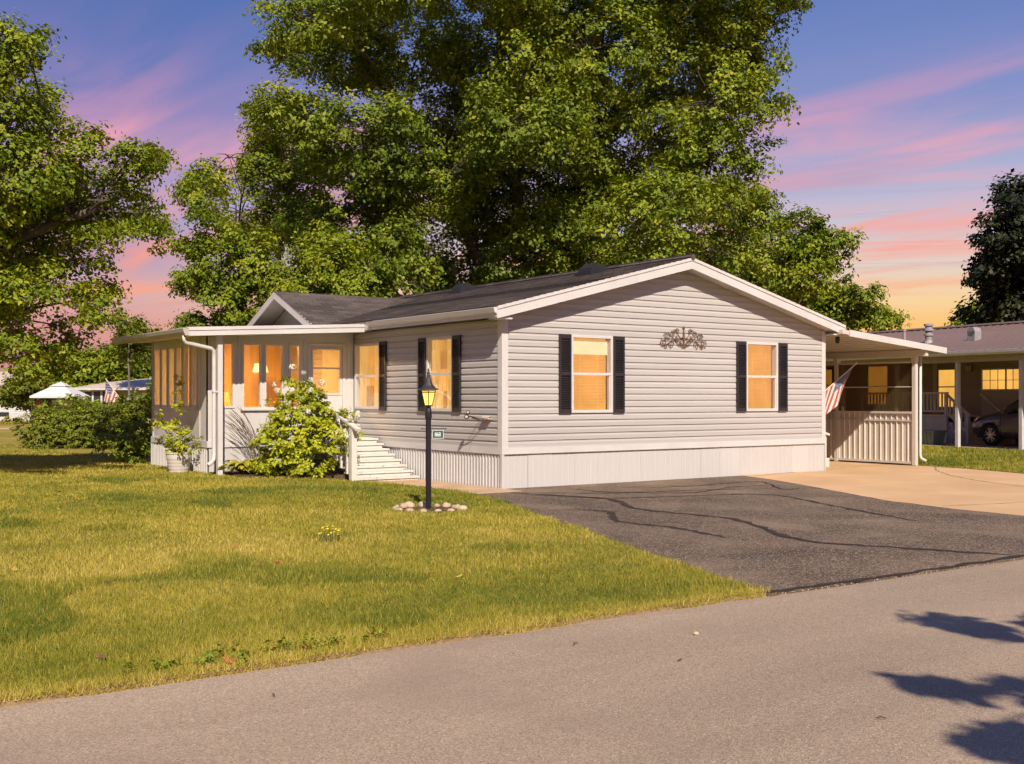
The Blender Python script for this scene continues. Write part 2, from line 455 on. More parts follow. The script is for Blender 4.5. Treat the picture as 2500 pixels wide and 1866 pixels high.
M_bark2 = mat("grey_bark", (.13, .115, .10), .9, .35, 3, (3, 3, .6), bump=.8, bscale=18)
M_stem = mat("green_stem", (.06, .07, .02), .7, .2)
M_wood = mat("worn_white_wood", (.60, .58, .54), .7, .06, 4, spots=(.26, .20, .14), spot_scale=9, spot_lo=.63, spot_hi=.70, bump=.4, bscale=40)
M_rawwood = mat("raw_wood", (.30, .20, .12), .8, .2, 6, bump=.4, bscale=30)

G_OLIVE = [(0, (.065, .108, .012)), (.35, (.142, .200, .018)), (.65, (.235, .282, .022)), (1, (.37, .37, .035))]
G_GREEN = [(0, (.070, .115, .010)), (.4, (.150, .210, .014)), (.7, (.245, .290, .018)), (1, (.37, .37, .03))]
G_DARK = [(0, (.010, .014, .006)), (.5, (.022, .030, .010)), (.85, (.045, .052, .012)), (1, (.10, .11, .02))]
G_LIME = [(0, (.14, .19, .012)), (.4, (.29, .34, .018)), (.75, (.44, .46, .026)), (1, (.56, .55, .06))]
M_leaf_olive = leaf_mat("maple_leaves", G_OLIVE)
M_leaf_green = leaf_mat("green_leaves", G_GREEN)
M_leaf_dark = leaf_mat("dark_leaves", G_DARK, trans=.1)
M_leaf_lime = leaf_mat("hydrangea_leaves", G_LIME)
M_leaf_hosta = leaf_mat("hosta_leaves", [(0, (.14, .16, .015)), (.5, (.32, .31, .03)), (1, (.48, .43, .05))])
M_leaf_hedge = leaf_mat("hedge_leaves", [(0, (.085, .12, .012)), (.5, (.165, .20, .016)), (1, (.27, .28, .025))])

# ------------------------------------------------------------------ ground, road, driveway, concrete
def lawn_z(w, s):
    w = np.asarray(w, float); s = np.asarray(s, float)
    return .02 + .085 * smooth01(-6, 3, s) * smooth01(-.9, -2.6, w)

def ground_mat(name, ramp, scale, fine, bumpy=.5, fscale=120, patch=None):
    m = bpy.data.materials.new(name); m.use_nodes = True
    N, L = m.node_tree.nodes, m.node_tree.links; b = N['Principled BSDF']; b.inputs['Roughness'].default_value = .9
    b.inputs['Specular IOR Level'].default_value = .15
    tc = N.new('ShaderNodeTexCoord')
    n1 = N.new('ShaderNodeTexNoise'); n1.inputs['Scale'].default_value = scale; n1.inputs['Detail'].default_value = 8; L.new(tc.outputs['Object'], n1.inputs['Vector'])
    cr = N.new('ShaderNodeValToRGB')
    while len(cr.color_ramp.elements) < len(ramp): cr.color_ramp.elements.new(.5)
    for e, (p, c) in zip(cr.color_ramp.elements, ramp): e.position = p; e.color = (*c, 1)
    L.new(n1.outputs[0], cr.inputs[0])
    n2 = N.new('ShaderNodeTexNoise'); n2.inputs['Scale'].default_value = fscale; n2.inputs['Detail'].default_value = 3; L.new(tc.outputs['Object'], n2.inputs['Vector'])
    mr = N.new('ShaderNodeMapRange'); L.new(n2.outputs[0], mr.inputs[0]); mr.inputs[1].default_value = .3; mr.inputs[2].default_value = .7; mr.inputs[3].default_value = 1 - fine; mr.inputs[4].default_value = 1 + fine
    mx = N.new('ShaderNodeMix'); mx.data_type = 'RGBA'; mx.blend_type = 'MULTIPLY'; mx.inputs[0].default_value = 1
    L.new(cr.outputs[0], mx.inputs[6]); L.new(mr.outputs[0], mx.inputs[7]); L.new(mx.outputs[2], b.inputs['Base Color'])
    bp = N.new('ShaderNodeBump'); bp.inputs['Strength'].default_value = bumpy; bp.inputs['Distance'].default_value = .01
    L.new(n2.outputs[0], bp.inputs['Height']); L.new(bp.outputs[0], b.inputs['Normal'])
    return m

def asphalt_mat(name, base, var, spk_col, spk_scale, spk_cut, big=.5, bump=.6, stain=None, lanes=0.0):
    """aggregate: voronoi chips of several greys, some pale; large soft wear patches"""
    m = bpy.data.materials.new(name); m.use_nodes = True
    N, L = m.node_tree.nodes, m.node_tree.links; b = N['Principled BSDF']; b.inputs['Roughness'].default_value = .85
    b.inputs['Specular IOR Level'].default_value = .3
    tc = N.new('ShaderNodeTexCoord')
    vo = N.new('ShaderNodeTexVoronoi'); vo.inputs['Scale'].default_value = spk_scale; L.new(tc.outputs['Object'], vo.inputs['Vector'])
    sep = N.new('ShaderNodeSeparateColor'); L.new(vo.outputs['Color'], sep.inputs[0])
    nb = N.new('ShaderNodeTexNoise'); nb.inputs['Scale'].default_value = big; nb.inputs['Detail'].default_value = 7; L.new(tc.outputs['Object'], nb.inputs['Vector'])
    r1 = N.new('ShaderNodeMapRange'); L.new(nb.outputs[0], r1.inputs[0]); r1.inputs[1].default_value = .3; r1.inputs[2].default_value = .7; r1.inputs[3].default_value = 1 - var; r1.inputs[4].default_value = 1 + var
    chip = N.new('ShaderNodeMapRange'); L.new(sep.outputs[0], chip.inputs[0]); chip.inputs[3].default_value = .66; chip.inputs[4].default_value = 1.34
    mu = N.new('ShaderNodeMath'); mu.operation = 'MULTIPLY'; L.new(r1.outputs[0], mu.inputs[0]); L.new(chip.outputs[0], mu.inputs[1])
    mx = N.new('ShaderNodeMix'); mx.data_type = 'RGBA'; mx.blend_type = 'MULTIPLY'; mx.inputs[0].default_value = 1
    mx.inputs[6].default_value = (*base, 1); L.new(mu.outputs[0], mx.inputs[7])
    out = mx.outputs[2]
    gt = N.new('ShaderNodeMath'); gt.operation = 'GREATER_THAN'; L.new(sep.outputs[1], gt.inputs[0]); gt.inputs[1].default_value = spk_cut
    m2 = N.new('ShaderNodeMix'); m2.data_type = 'RGBA'; L.new(gt.outputs[0], m2.inputs[0]); L.new(out, m2.inputs[6]); m2.inputs[7].default_value = (*spk_col, 1); out = m2.outputs[2]
    if stain:
        n3 = N.new('ShaderNodeTexNoise'); n3.inputs['Scale'].default_value = .9; n3.inputs['Detail'].default_value = 5; n3.inputs['Distortion'].default_value = .5; L.new(tc.outputs['Object'], n3.inputs['Vector'])
        r3 = N.new('ShaderNodeMapRange'); L.new(n3.outputs[0], r3.inputs[0]); r3.inputs[1].default_value = .50; r3.inputs[2].default_value = .74; r3.inputs[4].default_value = .62
        m3 = N.new('ShaderNodeMix'); m3.data_type = 'RGBA'; L.new(r3.outputs[0], m3.inputs[0]); L.new(out, m3.inputs[6]); m3.inputs[7].default_value = (*stain, 1); out = m3.outputs[2]
    if lanes:
        mp = N.new('ShaderNodeMapping'); mp.inputs['Scale'].default_value = (.05, .85, 1); L.new(tc.outputs['Object'], mp.inputs[0])
        n4 = N.new('ShaderNodeTexNoise'); n4.inputs['Scale'].default_value = 1; n4.inputs['Detail'].default_value = 4; L.new(mp.outputs[0], n4.inputs['Vector'])
        r4 = N.new('ShaderNodeMapRange'); L.new(n4.outputs[0], r4.inputs[0]); r4.inputs[1].default_value = .35; r4.inputs[2].default_value = .65; r4.inputs[3].default_value = 1 - lanes; r4.inputs[4].default_value = 1 + lanes
        m4 = N.new('ShaderNodeMix'); m4.data_type = 'RGBA'; m4.blend_type = 'MULTIPLY'; m4.inputs[0].default_value = 1; L.new(out, m4.inputs[6]); L.new(r4.outputs[0], m4.inputs[7]); out = m4.outputs[2]
    L.new(out, b.inputs['Base Color'])
    bp = N.new('ShaderNodeBump'); bp.inputs['Strength'].default_value = bump; bp.inputs['Distance'].default_value = .006
    L.new(vo.outputs['Distance'], bp.inputs['Height']); L.new(bp.outputs[0], b.inputs['Normal'])
    return m

M_soil = ground_mat("lawn_soil", [(.3, (.14, .135, .020)), (.5, (.25, .20, .035)), (.7, (.36, .27, .07))], .35, .35, .8, 60)
M_far = ground_mat("far_grass", [(.3, (.18, .18, .025)), (.55, (.26, .225, .035)), (.75, (.33, .265, .06))], .12, .25, .8, 40)
M_road = asphalt_mat("old_asphalt", (.300, .230, .162), .12, (.46, .38, .30), 150, .965, .30, .35, stain=(.250, .185, .135), lanes=.12)
M_drive = asphalt_mat("dark_asphalt", (.104, .073, .049), .5, (.38, .30, .22), 85, .87, .55, 1.0, stain=(.27, .198, .130))
M_seal = mat("tar_seal", (.040, .031, .026), .85, .3, 20, bump=.3, spec=.15)
M_conc = ground_mat("tan_concrete", [(.3, (.47, .305, .165)), (.55, (.54, .355, .195)), (.75, (.60, .41, .24))], .6, .08, .25, 180)
M_walk = ground_mat("walk_concrete", [(.3, (.40, .27, .16)), (.6, (.52, .37, .23))], 2, .12, .3, 120)
M_mulch = ground_mat("mulch", [(.3, (.05, .032, .018)), (.6, (.12, .08, .045))], 9, .4, 1, 60)

def sheet(name, poly, z, material, kind='structure', drop=.12, sub=None):
    mb = MB(); mb.prism([(x, y, z - drop) for x, y in poly], (0, 0, drop))
    o = mb.obj(name, material); tag(o, kind=kind); return o

def far_disc():
    mb = MB(); n = 64
    mb.add([(400 * math.cos(2 * math.pi * i / n), 400 * math.sin(2 * math.pi * i / n), -.10) for i in range(n)], [tuple(range(n))])
    tag(mb.obj('ground', M_far), kind='structure')
far_disc()

def wob(a, b, n, amp, seed, power=1.0):
    """ragged line between two points"""
    r = random.Random(seed); a, b = Vector(a), Vector(b); d = (b - a).normalized(); nrm = Vector((-d.y, d.x))
    out = []; off = 0
    for i in range(n + 1):
        off = off * .7 + r.uniform(-amp, amp)
        out.append(tuple(a.lerp(b, i / n) + nrm * (off if 0 < i < n else 0)))
    return out

ROAD_S = -9.42
road = sheet('road', [(-80, -19.5), (80, -19.5), (80, ROAD_S), (-80, ROAD_S)], -.008, M_road)
# dark joint where the drive meets the road
DL0, DL1 = (-4.12, ROAD_S - .04), (-.98, -.62)
left_edge = wob(DL0, DL1, 40, .035, 3)
right_edge = [(5.42, -.62), (4.7, -2.3), (3.9, -3.9), (3.3, -5.13), (3.02, -6.3), (2.95, -7.3), (2.85, ROAD_S - .04)]
re = []
for a, b, k in zip(right_edge[:-1], right_edge[1:], range(9)): re += wob(a, b, 6, .02, 20 + k)[:-1]
re.append(right_edge[-1])
drive = sheet('driveway', left_edge + [(-.05, -.02), (5.6, -.02)] + re, .008, M_drive)
conc_edge = [(11.22, 9.5), (11.22, .2), (11.12, -.8), (10.9, -1.9), (10.52, -2.87), (10.0, -4.6), (9.6, -7), (9.4, ROAD_S - .03)]
concrete = sheet('concrete_apron', [(p[0] - .02, p[1]) for p in re[::-1]] + [(5.6, -.02), (8.02, -.02), (8.02, 9.5)] + conc_edge, .012, M_conc)
walk = sheet('concrete_walk', wob((-1.0, -.60), (-.92, 2.6), 14, .03, 8) + [(-.03, 2.6), (-.03, -.60)], .018, M_walk)

def strip(pts, w0, name, z, material, parent, seed=1, taper=True):
    r = random.Random(seed); P = []
    for i in range(len(pts) - 1):
        p0 = Vector(pts[max(0, i - 1)]); p1 = Vector(pts[i]); p2 = Vector(pts[i + 1]); p3 = Vector(pts[min(len(pts) - 1, i + 2)])
        for q in range(12):
            t = q / 12
            P.append(.5 * ((2 * p1) + (p2 - p0) * t + (2 * p0 - 5 * p1 + 4 * p2 - p3) * t * t + (3 * p1 - p0 - 3 * p2 + p3) * t ** 3) + Vector((r.uniform(-.028, .028), r.uniform(-.028, .028))))
    P.append(Vector(pts[-1])); n = len(P); vs = []
    for i, p in enumerate(P):
        d = (P[min(i + 1, n - 1)] - P[max(i - 1, 0)]).normalized(); nr = Vector((-d.y, d.x))
        w = w0 * r.uniform(.5, 1.4) / 2 * (min(1, i / 6 + .15, (n - 1 - i) / 6 + .15) if taper else 1)
        vs += [(*(p + nr * w), z), (*(p - nr * w), z)]
    mb = MB(); mb.add(vs, [(2 * i, 2 * i + 1, 2 * i + 3, 2 * i + 2) for i in range(n - 1)])
    return mb.obj(name, material, parent)

CRACKS = [[(-.33, -.75), (.17, -2.44), (-.46, -3.88), (-.38, -5.52), (-1.3, -7.34), (-.98, -8.36), (-.58, -9.3)],
          [(-1.21, -3.49), (-1.03, -3.95), (-1.68, -4.88), (-1.61, -5.73), (-1.8, -6.81)],
          [(-.29, -1.24), (.36, -2.4), (1.66, -2.8), (2.69, -3.35), (1.96, -5.25), (1.27, -6.97)],
          [(.96, -.67), (.98, -1.48), (1.93, -2.35), (3.47, -1.93), (4.36, -2.22)],
          [(1.5, -.53), (2.63, -1.33), (4.6, -1.3), (3.67, -2.7), (4.1, -2.76)],
          [(.0, -.9), (.9, -1.7), (2.2, -2.0), (3.3, -2.35)]]
for i, c in enumerate(CRACKS): strip(c, [.12, .085, .075, .06, .06, .055][i], 'crack_seal', .0118, M_seal, drive, 40 + i)
strip([(-4.05, ROAD_S + .02), (-2.5, ROAD_S), (-1, ROAD_S + .03), (1, ROAD_S), (2.8, ROAD_S + .02)], .08, 'edge_joint', .0121, M_seal, drive, 60, False)
M_joint = mat("dark_joint", (.10, .07, .045), .9, .3, 10)
strip([(11.1, -.5), (9.6, -1.6), (8.2, -3.2), (7.0, -5.4), (5.8, -8.2)], .018, 'control_joint', .0158, M_joint, concrete, 71, False)
strip([(5.7, -.3), (8.6, .3), (11.1, .6)], .018, 'control_joint', .0158, M_joint, concrete, 72, False)
strip([(3.2, -6.0), (6.2, -6.6), (9.6, -6.9)], .018, 'control_joint', .0158, M_joint, concrete, 73, False)

# lawn sheets (height field), left of the drive and right of the concrete
def edge_left(s):          # right-hand limit of the left lawn at a given s
    s = np.asarray(s, float)
    t = np.clip((s - DL0[1]) / (DL1[1] - DL0[1]), 0, 1)
    e = DL0[0] + (DL1[0] - DL0[0]) * t
    e = np.where(s > 8.45, 40.0, e)
    e = np.where((s > 5.2) & (s <= 8.45), -3.05, e)
    return e
def edge_right(s):
    s = np.asarray(s, float)
    ss = [p[1] for p in conc_edge[::-1]]; ww = [p[0] for p in conc_edge[::-1]]
    return np.interp(s, ss, ww)

def lawn_sheet():
    mb = MB(); ss = list(np.linspace(ROAD_S, 5.2, 46)) + list(np.linspace(5.6, 8.45, 8)) + list(np.linspace(9.2, 75, 30))
    ts = np.linspace(0, 1, 40) ** 2.2
    vs = []
    for s in ss:
        e = float(edge_left(s))
        if s > 8.45: e = -.02 if s < 14.2 else 60
        for t in ts:
            w = e - t * (e + 90)
            vs.append((w, s, float(lawn_z(w, s)) if s < 14.2 else .02 + .085 * float(smooth01(30, 0, w))))
    n = len(ts)
    mb.add(vs, [(i * n + j, i * n + j + 1, (i + 1) * n + j + 1, (i + 1) * n + j) for i in range(len(ss) - 1) for j in range(n - 1)])
    o = mb.obj('lawn', M_soil); tag(o, kind='structure')
    # front face of the turf along the road
    mb = MB(); k = 60; e = float(edge_left(ROAD_S)); vs = []
    for i in range(k + 1):
        w = e - (e + 90) * (i / k) ** 2
        vs += [(w, ROAD_S, -.1), (w, ROAD_S, .02)]
    mb.add(vs, [(2 * i, 2 * i + 1, 2 * i + 3, 2 * i + 2) for i in range(k)])
    mb.obj('turf_edge', mat('dry_thatch', (.24, .17, .085), .9, .3, 30, bump=.8, bscale=60), o)
    mb = MB(); vs = []; ss = np.linspace(ROAD_S, 40, 50)
    for s in ss:
        e = float(edge_right(s)) if s < 9.5 else 8.3
        vs += [(e - .05, s, .021), (e + 90, s, .021)]
    mb.add(vs, [(2 * i, 2 * i + 1, 2 * i + 3, 2 * i + 2) for i in range(len(ss) - 1)])
    tag(mb.obj('side_lawn', M_soil), kind='structure')
lawn_sheet()
sheet('planting_bed', wob((-3.02, 5.19), (-3.0, 3.55), 8, .05, 5) + wob((-3.0, 3.55), (-1.3, 2.9), 8, .05, 6)[1:] + [(-1.3, 5.19)], .125, M_mulch)
CR, SR = .8161, .5779
def site(X, Y): return (CR * (X + .16) + SR * (Y - 18.77), -SR * (X + .16) + CR * (Y - 18.77))    # metres right of / away from the street viewpoint
sheet('far_street', [site(-90, 51), site(-8, 51), site(-8, 53.6), site(-90, 53.6)], .112, M_walk)

# ------------------------------------------------------------------ the mobile home
LEN = 13.8; WID = 8.02; SL = .25; OV = .28
ztop = lambda w: 3.06 + SL * (w if w <= WID / 2 else WID - w)
TH = .19
home = thing('mobile_home', 'grey vinyl sided mobile home with dark shingle roof and glowing windows behind the asphalt drive', 'house', (4, 7, 0))
FRONT = lambda x, o, z: (x, -o, z)
SIDE = lambda x, o, z: (-o, x, z)
FACE_Z = lambda w: ztop(w) - TH       # underside of roof at the front wall

core = MB()
core.prism([(.14, .14, .0), (.14, .14, FACE_Z(.14)), (WID / 2, .14, FACE_Z(WID / 2)), (WID - .02, .14, FACE_Z(WID - .02)), (WID - .02, .14, 0)], (0, LEN - .14, 0))
core.obj('wall_core', M_core, home)
right_wall = MB(); right_wall.box(WID - .018, WID, 0.001, LEN, .1, FACE_Z(WID) - .002); right_wall.obj('right_wall', M_siding, home)

H = .1123; ZB = .68
def prof(t):
    t = max(0., min(1., t))
    for (a, oa), (b, ob) in zip(PR[:-1], PR[1:]):
        if a <= t <= b: return oa + (ob - oa) * (t - a) / (b - a)
PR = [(0, .019), (.58, .0165), (.74, .005), (1, .003)]

def plank(mb, mp, z0, xa, xb, za, zb, lim=None):
    """siding strip between heights za..zb of the course that starts at z0; lim(z)->(xmin,xmax)"""
    ts = sorted({(za - z0) / H, (zb - z0) / H} | {t for t, _ in PR if za < z0 + t * H < zb})
    rows = []
    for t in ts:
        z = z0 + t * H; a, b = xa, xb
        if lim: l = lim(z); a, b = max(xa, l[0]), min(xb, l[1])
        if b < a: a = b = (a + b) / 2
        rows.append((a, b, prof(t), z))
    vs = []
    for a, b, o, z in rows: vs += [mp(a, o, z), mp(b, o, z)]
    fs = [(2 * i, 2 * i + 1, 2 * i + 3, 2 * i + 2) for i in range(len(rows) - 1)]
    a, b, o, z = rows[0]; k = len(vs); vs += [mp(a, -.006, z), mp(b, -.006, z)]; fs.append((0, 1, k + 1, k))
    mb.add(vs, fs)

def clad(mp, x0, x1, zlo, zhi, holes, parent, lim=None, material=None):
    i = 0
    while ZB + i * H < zhi:
        z0 = ZB + i * H; z1 = min(z0 + H, zhi); mb = MB()
        cuts = sorted({x0, x1} | {q for h in holes for q in h[:2] if h[2] < z1 and h[3] > z0 and x0 < q < x1})
        for a, b in zip(cuts[:-1], cuts[1:]):
            m = (a + b) / 2; segs = [(z0, z1)]
            for h in holes:
                if h[0] < m < h[1]:
                    ns = []
                    for s0, s1 in segs:
                        if h[2] > s0: ns.append((s0, min(s1, h[2])))
                        if h[3] < s1: ns.append((max(s0, h[3]), s1))
                    segs = [q for q in ns if q[1] - q[0] > 1e-4]
            for s0, s1 in segs: plank(mb, mp, z0, a, b, s0, s1, lim)
        if mb.v: mb.obj('siding_plank', material or M_siding, parent, fix=False)
        i += 1

WF1 = (1.41, 2.349, 1.245, 2.59); WF2 = (5.70, 6.61, 1.245, 2.59)
WS1 = (1.469, 2.368, 1.265, 2.59); WS2 = (4.105, 5.16, 1.285, 2.58)
def glim(z):
    d = max(0., (z - FACE_Z(0)) / SL); return (d, WID - d)
clad(FRONT, .10, WID - .09, ZB, FACE_Z(WID / 2), [WF1, WF2], home, lambda z: (max(.10, glim(z)[0]), min(WID - .09, glim(z)[1])))
clad(SIDE, .10, LEN, ZB, 2.80, [WS1, WS2], home)

def window(mp, w, parent, blind='slats', frac=.5, fill=None, part='window'):
    x0, x1, z0, z1 = w; fr = .05
    mb = MB()
    mb.box(x0, x0 + fr, -.08, .034, z0, z1, mp); mb.box(x1 - fr, x1, -.08, .034, z0, z1, mp)
    mb.box(x0 + fr, x1 - fr, -.08, .034, z1 - fr, z1, mp); mb.box(x0 + fr, x1 - fr, -.08, .036, z0, z0 + fr, mp)
    zm = z0 + (z1 - z0) * frac
    mb.box(x0 + fr, x1 - fr, -.02, .026, zm - .022, zm + .022, mp)
    for xx in (x0 + fr, x1 - fr - .022): mb.box(xx, xx + .022, -.03, .018, z0 + fr, zm - .022, mp)
    o = mb.obj(part, M_white, parent)
    g = MB(); g.box(x0 + fr + .022, x1 - fr - .022, .004, .008, z0 + fr, zm - .022, mp); g.obj('pane', M_pane, o)
    g = MB(); g.box(x0 + fr, x1 - fr, -.004, .0, zm + .022, z1 - fr, mp); g.obj('pane', M_pane, o)
    b = MB(); b.box(x0 + fr, x1 - fr, -.125, -.12, z0 + fr, z1 - fr, mp); b.obj('lit_interior', fill or M_lit, o)
    if blind in ('slats', 'shade'):
        s = MB(); top = z1 - fr - .01; z = z0 + fr + .012
        xl = x0 + fr + .012; xr = x1 - fr - .05
        while z < top:
            s.hexa([mp(xl, -.062, z), mp(xr, -.062, z), mp(xr, -.062, z + .003), mp(xl, -.062, z + .003)],
                   [mp(xl, -.040, z + .016), mp(xr, -.040, z + .016), mp(xr, -.040, z + .019), mp(xl, -.040, z + .019)]); z += .0255
        for xx in (.25, .75): s.box(xl + (xr - xl) * xx - .004, xl + (xr - xl) * xx + .004, -.039, -.037, z0 + fr, top, mp)
        s.obj('blind', M_slat, o)
    if blind == 'shade':
        s = MB(); s.box(x0 + fr + .006, x1 - fr - .03, -.032, -.028, zm + (z1 - zm) * .50, z1 - fr - .04, mp); s.obj('roller_shade', M_shade, o)
    if blind == 'curtain':
        s = MB(); n = 60; vs = []
        for i in range(n + 1):
            t = i / n
            x = x0 + fr + (x1 - x0 - 2 * fr) * t; off = -.07 + .016 * math.sin(t * 40) + .01 * math.sin(t * 17 + 1)
            vs += [mp(x, off, z0 + fr), mp(x, off, z1 - fr)]
        s.add([v for v in vs], [(2 * i, 2 * i + 1, 2 * i + 3, 2 * i + 2) for i in range(n) if i < 20 or i > 42]); s.obj('curtain', M_curtain, o, smooth=True)
    return o

def shutter_mesh(wd, ht, mp):
    mb = MB(); st = .035
    mb.box(0, st, .020, .055, 0, ht, mp); mb.box(wd - st, wd, .020, .055, 0, ht, mp)
    for z0, z1 in ((0, .07), (ht / 2 - .03, ht / 2 + .03), (ht - .07, ht)): mb.box(st, wd - st, .020, .053, z0, z1, mp)
    mb.box(st, wd - st, .019, .024, .07, ht - .07, mp)
    z = .085
    while z < ht - .09:
        if not (ht / 2 - .05 < z < ht / 2 + .03):
            mb.hexa([mp(st, .028, z + .012), mp(wd - st, .028, z + .012), mp(wd - st, .028, z + .019), mp(st, .028, z + .019)],
                    [mp(st, .050, z), mp(wd - st, .050, z), mp(wd - st, .050, z + .007), mp(st, .050, z + .007)])
        z += .030
    return mb.mesh('shutter', M_shutter)

window(FRONT, WF1, home, 'shade'); window(FRONT, WF2, home, 'slats')
w1 = window(SIDE, WS1, home, 'curtain'); w2 = window(SIDE, WS2, home, 'curtain')
M_dim = mat("lit_furniture", (.2, .1, .04), .8, .2, 3, emit=(.62, .27, .05), emit_s=.55)
for w_, bx in ((w1, ((1.78, 2.08, 2.02, 2.36), (1.60, 1.98, 1.32, 1.62))), (w2, ((4.50, 4.56, 1.34, 2.52), (4.16, 4.48, 2.18, 2.205), (4.16, 4.48, 1.98, 2.005), (4.62, 4.98, 1.34, 1.74)))):
    for x0, x1, z0, z1 in bx: mb = MB(); mb.box(x0, x1, -.118, -.095, z0, z1, SIDE); mb.obj('furniture', M_dim, w_)
sh = shutter_mesh(.253, 1.345, FRONT)
for x in (1.152, 2.353, 5.443, 6.614): place(sh, 'shutter', home, (x, 0, 1.243))
sh = shutter_mesh(.253, 1.325, SIDE)
for x in (1.212, 2.372, 3.848): place(sh, 'shutter', home, (0, x, 1.262))

# corner boards, band board, skirting
mb = MB(); mb.box(-.026, .10, -.026, -.001, .68, FACE_Z(0) + .02); mb.box(-.026, -.001, -.001, .10, .68, FACE_Z(0) - .02); mb.obj('corner_trim', M_white, home)
mb = MB(); mb.box(WID - .09, WID + .022, -.026, -.001, .68, FACE_Z(0)); mb.box(WID + .001, WID + .022, -.001, .09, .68, FACE_Z(0) - .04); mb.obj('corner_trim', M_white, home)
mb = MB(); mb.box(-.032, WID + .03, -.034, .02, .572, .680); mb.obj('band_board', M_white, home)
mb = MB(); mb.box(-.034, .02, .021, LEN, .572, .680); mb.obj('band_board', M_white, home)

plank_tone(M_skirt, .04)
def rib_panel(n, pitch, mp, depth, zt, zb, flat=.55):
    mb = MB(); pts = []
    for i in range(n):
        x = i * pitch
        pts += [(x, 0), (x + pitch * flat, 0), (x + pitch * (flat + .12), depth), (x + pitch * .92, depth)]
    pts.append((n * pitch - .001, 0)); vs = []
    for x, o in pts: vs += [mp(x, o, zb), mp(x, o, zt)]
    mb.add(vs, [(2 * i, 2 * i + 1, 2 * i + 3, 2 * i + 2) for i in range(len(pts) - 1)])
    return mb.mesh('skirting_panel', M_skirt, fix=False)
rnd = random.Random(2)
pm = rib_panel(4, .125, FRONT, .006, .572, -.05, .8)
for i in range(16): place(pm, 'skirting_panel', home, (.02 + i * .5005, rnd.uniform(-.003, .002), 0), rz=rnd.uniform(-.002, .002))
pm = rib_panel(6, .0915, SIDE, .018, .572, -.05, .45)
for i in range(24): place(pm, 'skirting_panel', home, (rnd.uniform(-.004, .004), .03 + i * .551, 0), rz=rnd.uniform(-.006, .006))
for a, b in ((-.03, .02), (WID - .01, WID + .024)): mb = MB(); mb.box(a, b, -.03, .028, -.05, .571); mb.obj('skirt_corner', M_skirt, home)

# roof
M_shingle = bpy.data.materials.new("asphalt_shingles"); M_shingle.use_nodes = True
def shingle_nodes(m, axis):
    N, L = m.node_tree.nodes, m.node_tree.links; b = N['Principled BSDF']; b.inputs['Roughness'].default_value = .9; b.inputs['Specular IOR Level'].default_value = .2
    tc = N.new('ShaderNodeTexCoord'); br = N.new('ShaderNodeTexBrick')
    mp = N.new('ShaderNodeMapping'); L.new(tc.outputs['Object'], mp.inputs[0])
    if axis == 'y': mp.inputs['Rotation'].default_value = (0, 0, R_(90))
    L.new(mp.outputs[0], br.inputs['Vector'])
    br.inputs['Scale'].default_value = 1; br.inputs['Brick Width'].default_value = .31; br.inputs['Row Height'].default_value = .137; br.inputs['Mortar Size'].default_value = .006
    br.inputs['Color1'].default_value = (.120, .100, .090, 1); br.inputs['Color2'].default_value = (.070, .058, .053, 1); br.inputs['Mortar'].default_value = (.025, .022, .024, 1)
    nz = N.new('ShaderNodeTexNoise'); nz.inputs['Scale'].default_value = 1.1; nz.inputs['Detail'].default_value = 6; L.new(tc.outputs['Object'], nz.inputs['Vector'])
    mr = N.new('ShaderNodeMapRange'); L.new(nz.outputs[0], mr.inputs[0]); mr.inputs[1].default_value = .3; mr.inputs[2].default_value = .7; mr.inputs[3].default_value = .78; mr.inputs[4].default_value = 1.25
    mx = N.new('ShaderNodeMix'); mx.data_type = 'RGBA'; mx.blend_type = 'MULTIPLY'; mx.inputs[0].default_value = 1
    L.new(br.outputs[0], mx.inputs[6]); L.new(mr.outputs[0], mx.inputs[7]); L.new(mx.outputs[2], b.inputs['Base Color'])
    n2 = N.new('ShaderNodeTexNoise'); n2.inputs['Scale'].default_value = 160; L.new(tc.outputs['Object'], n2.inputs['Vector'])
    bp = N.new('ShaderNodeBump'); bp.inputs['Strength'].default_value = .6; bp.inputs['Distance'].default_value = .01; L.new(n2.outputs[0], bp.inputs['Height']); L.new(bp.outputs[0], b.inputs['Normal'])
shingle_nodes(M_shingle, 'y')
M_shingle_x = bpy.data.materials.new("asphalt_shingles_cross"); M_shingle_x.use_nodes = True; shingle_nodes(M_shingle_x, 'x')

mid = WID / 2
def slope(w0, w1, y0, y1):
    """stepped shingle courses from eave w0 up to ridge w1"""
    mb = MB(); n = int(abs(w1 - w0) / .137); vs = []; z = lambda w: ztop(w)
    for i in range(n + 1):
        a = w0 + (w1 - w0) * i / n; b = w0 + (w1 - w0) * min(1, (i + 1) / n)
        if i == n: break
        for y in (y0, y1): vs += [(a, y, z(a) + .012), (b, y, z(b) + .002), (a, y, z(a) + .0)]
    for i in range(n):
        k = i * 6; mb.f += [(k, k + 1, k + 4, k + 3), (k, k + 3, k + 5, k + 2)]
    mb.v = vs
    return mb
roof = slope(-OV - .03, mid, -.325, LEN + .3).obj('roof', M_shingle, home)
slope(WID + OV + .03, mid, -.325, LEN + .3).obj('roof', M_shingle, home)
mb = MB(); mb.tube([(mid, -.33, ztop(mid) + .012), (mid, LEN + .3, ztop(mid) + .012)], .06, 6); mb.obj('ridge_cap', M_shingle, roof)
mb = MB()   # roof deck body
mb.prism([(-OV, -.27, ztop(-OV) - .02), (mid, -.27, ztop(mid) - .02), (WID + OV, -.27, ztop(-OV) - .02), (WID + OV, -.27, ztop(-OV) - TH + .005), (mid, -.27, ztop(mid) - TH), (-OV, -.27, ztop(-OV) - TH + .005)], (0, LEN + .54, 0))
mb.obj('soffit', M_soffit, home)
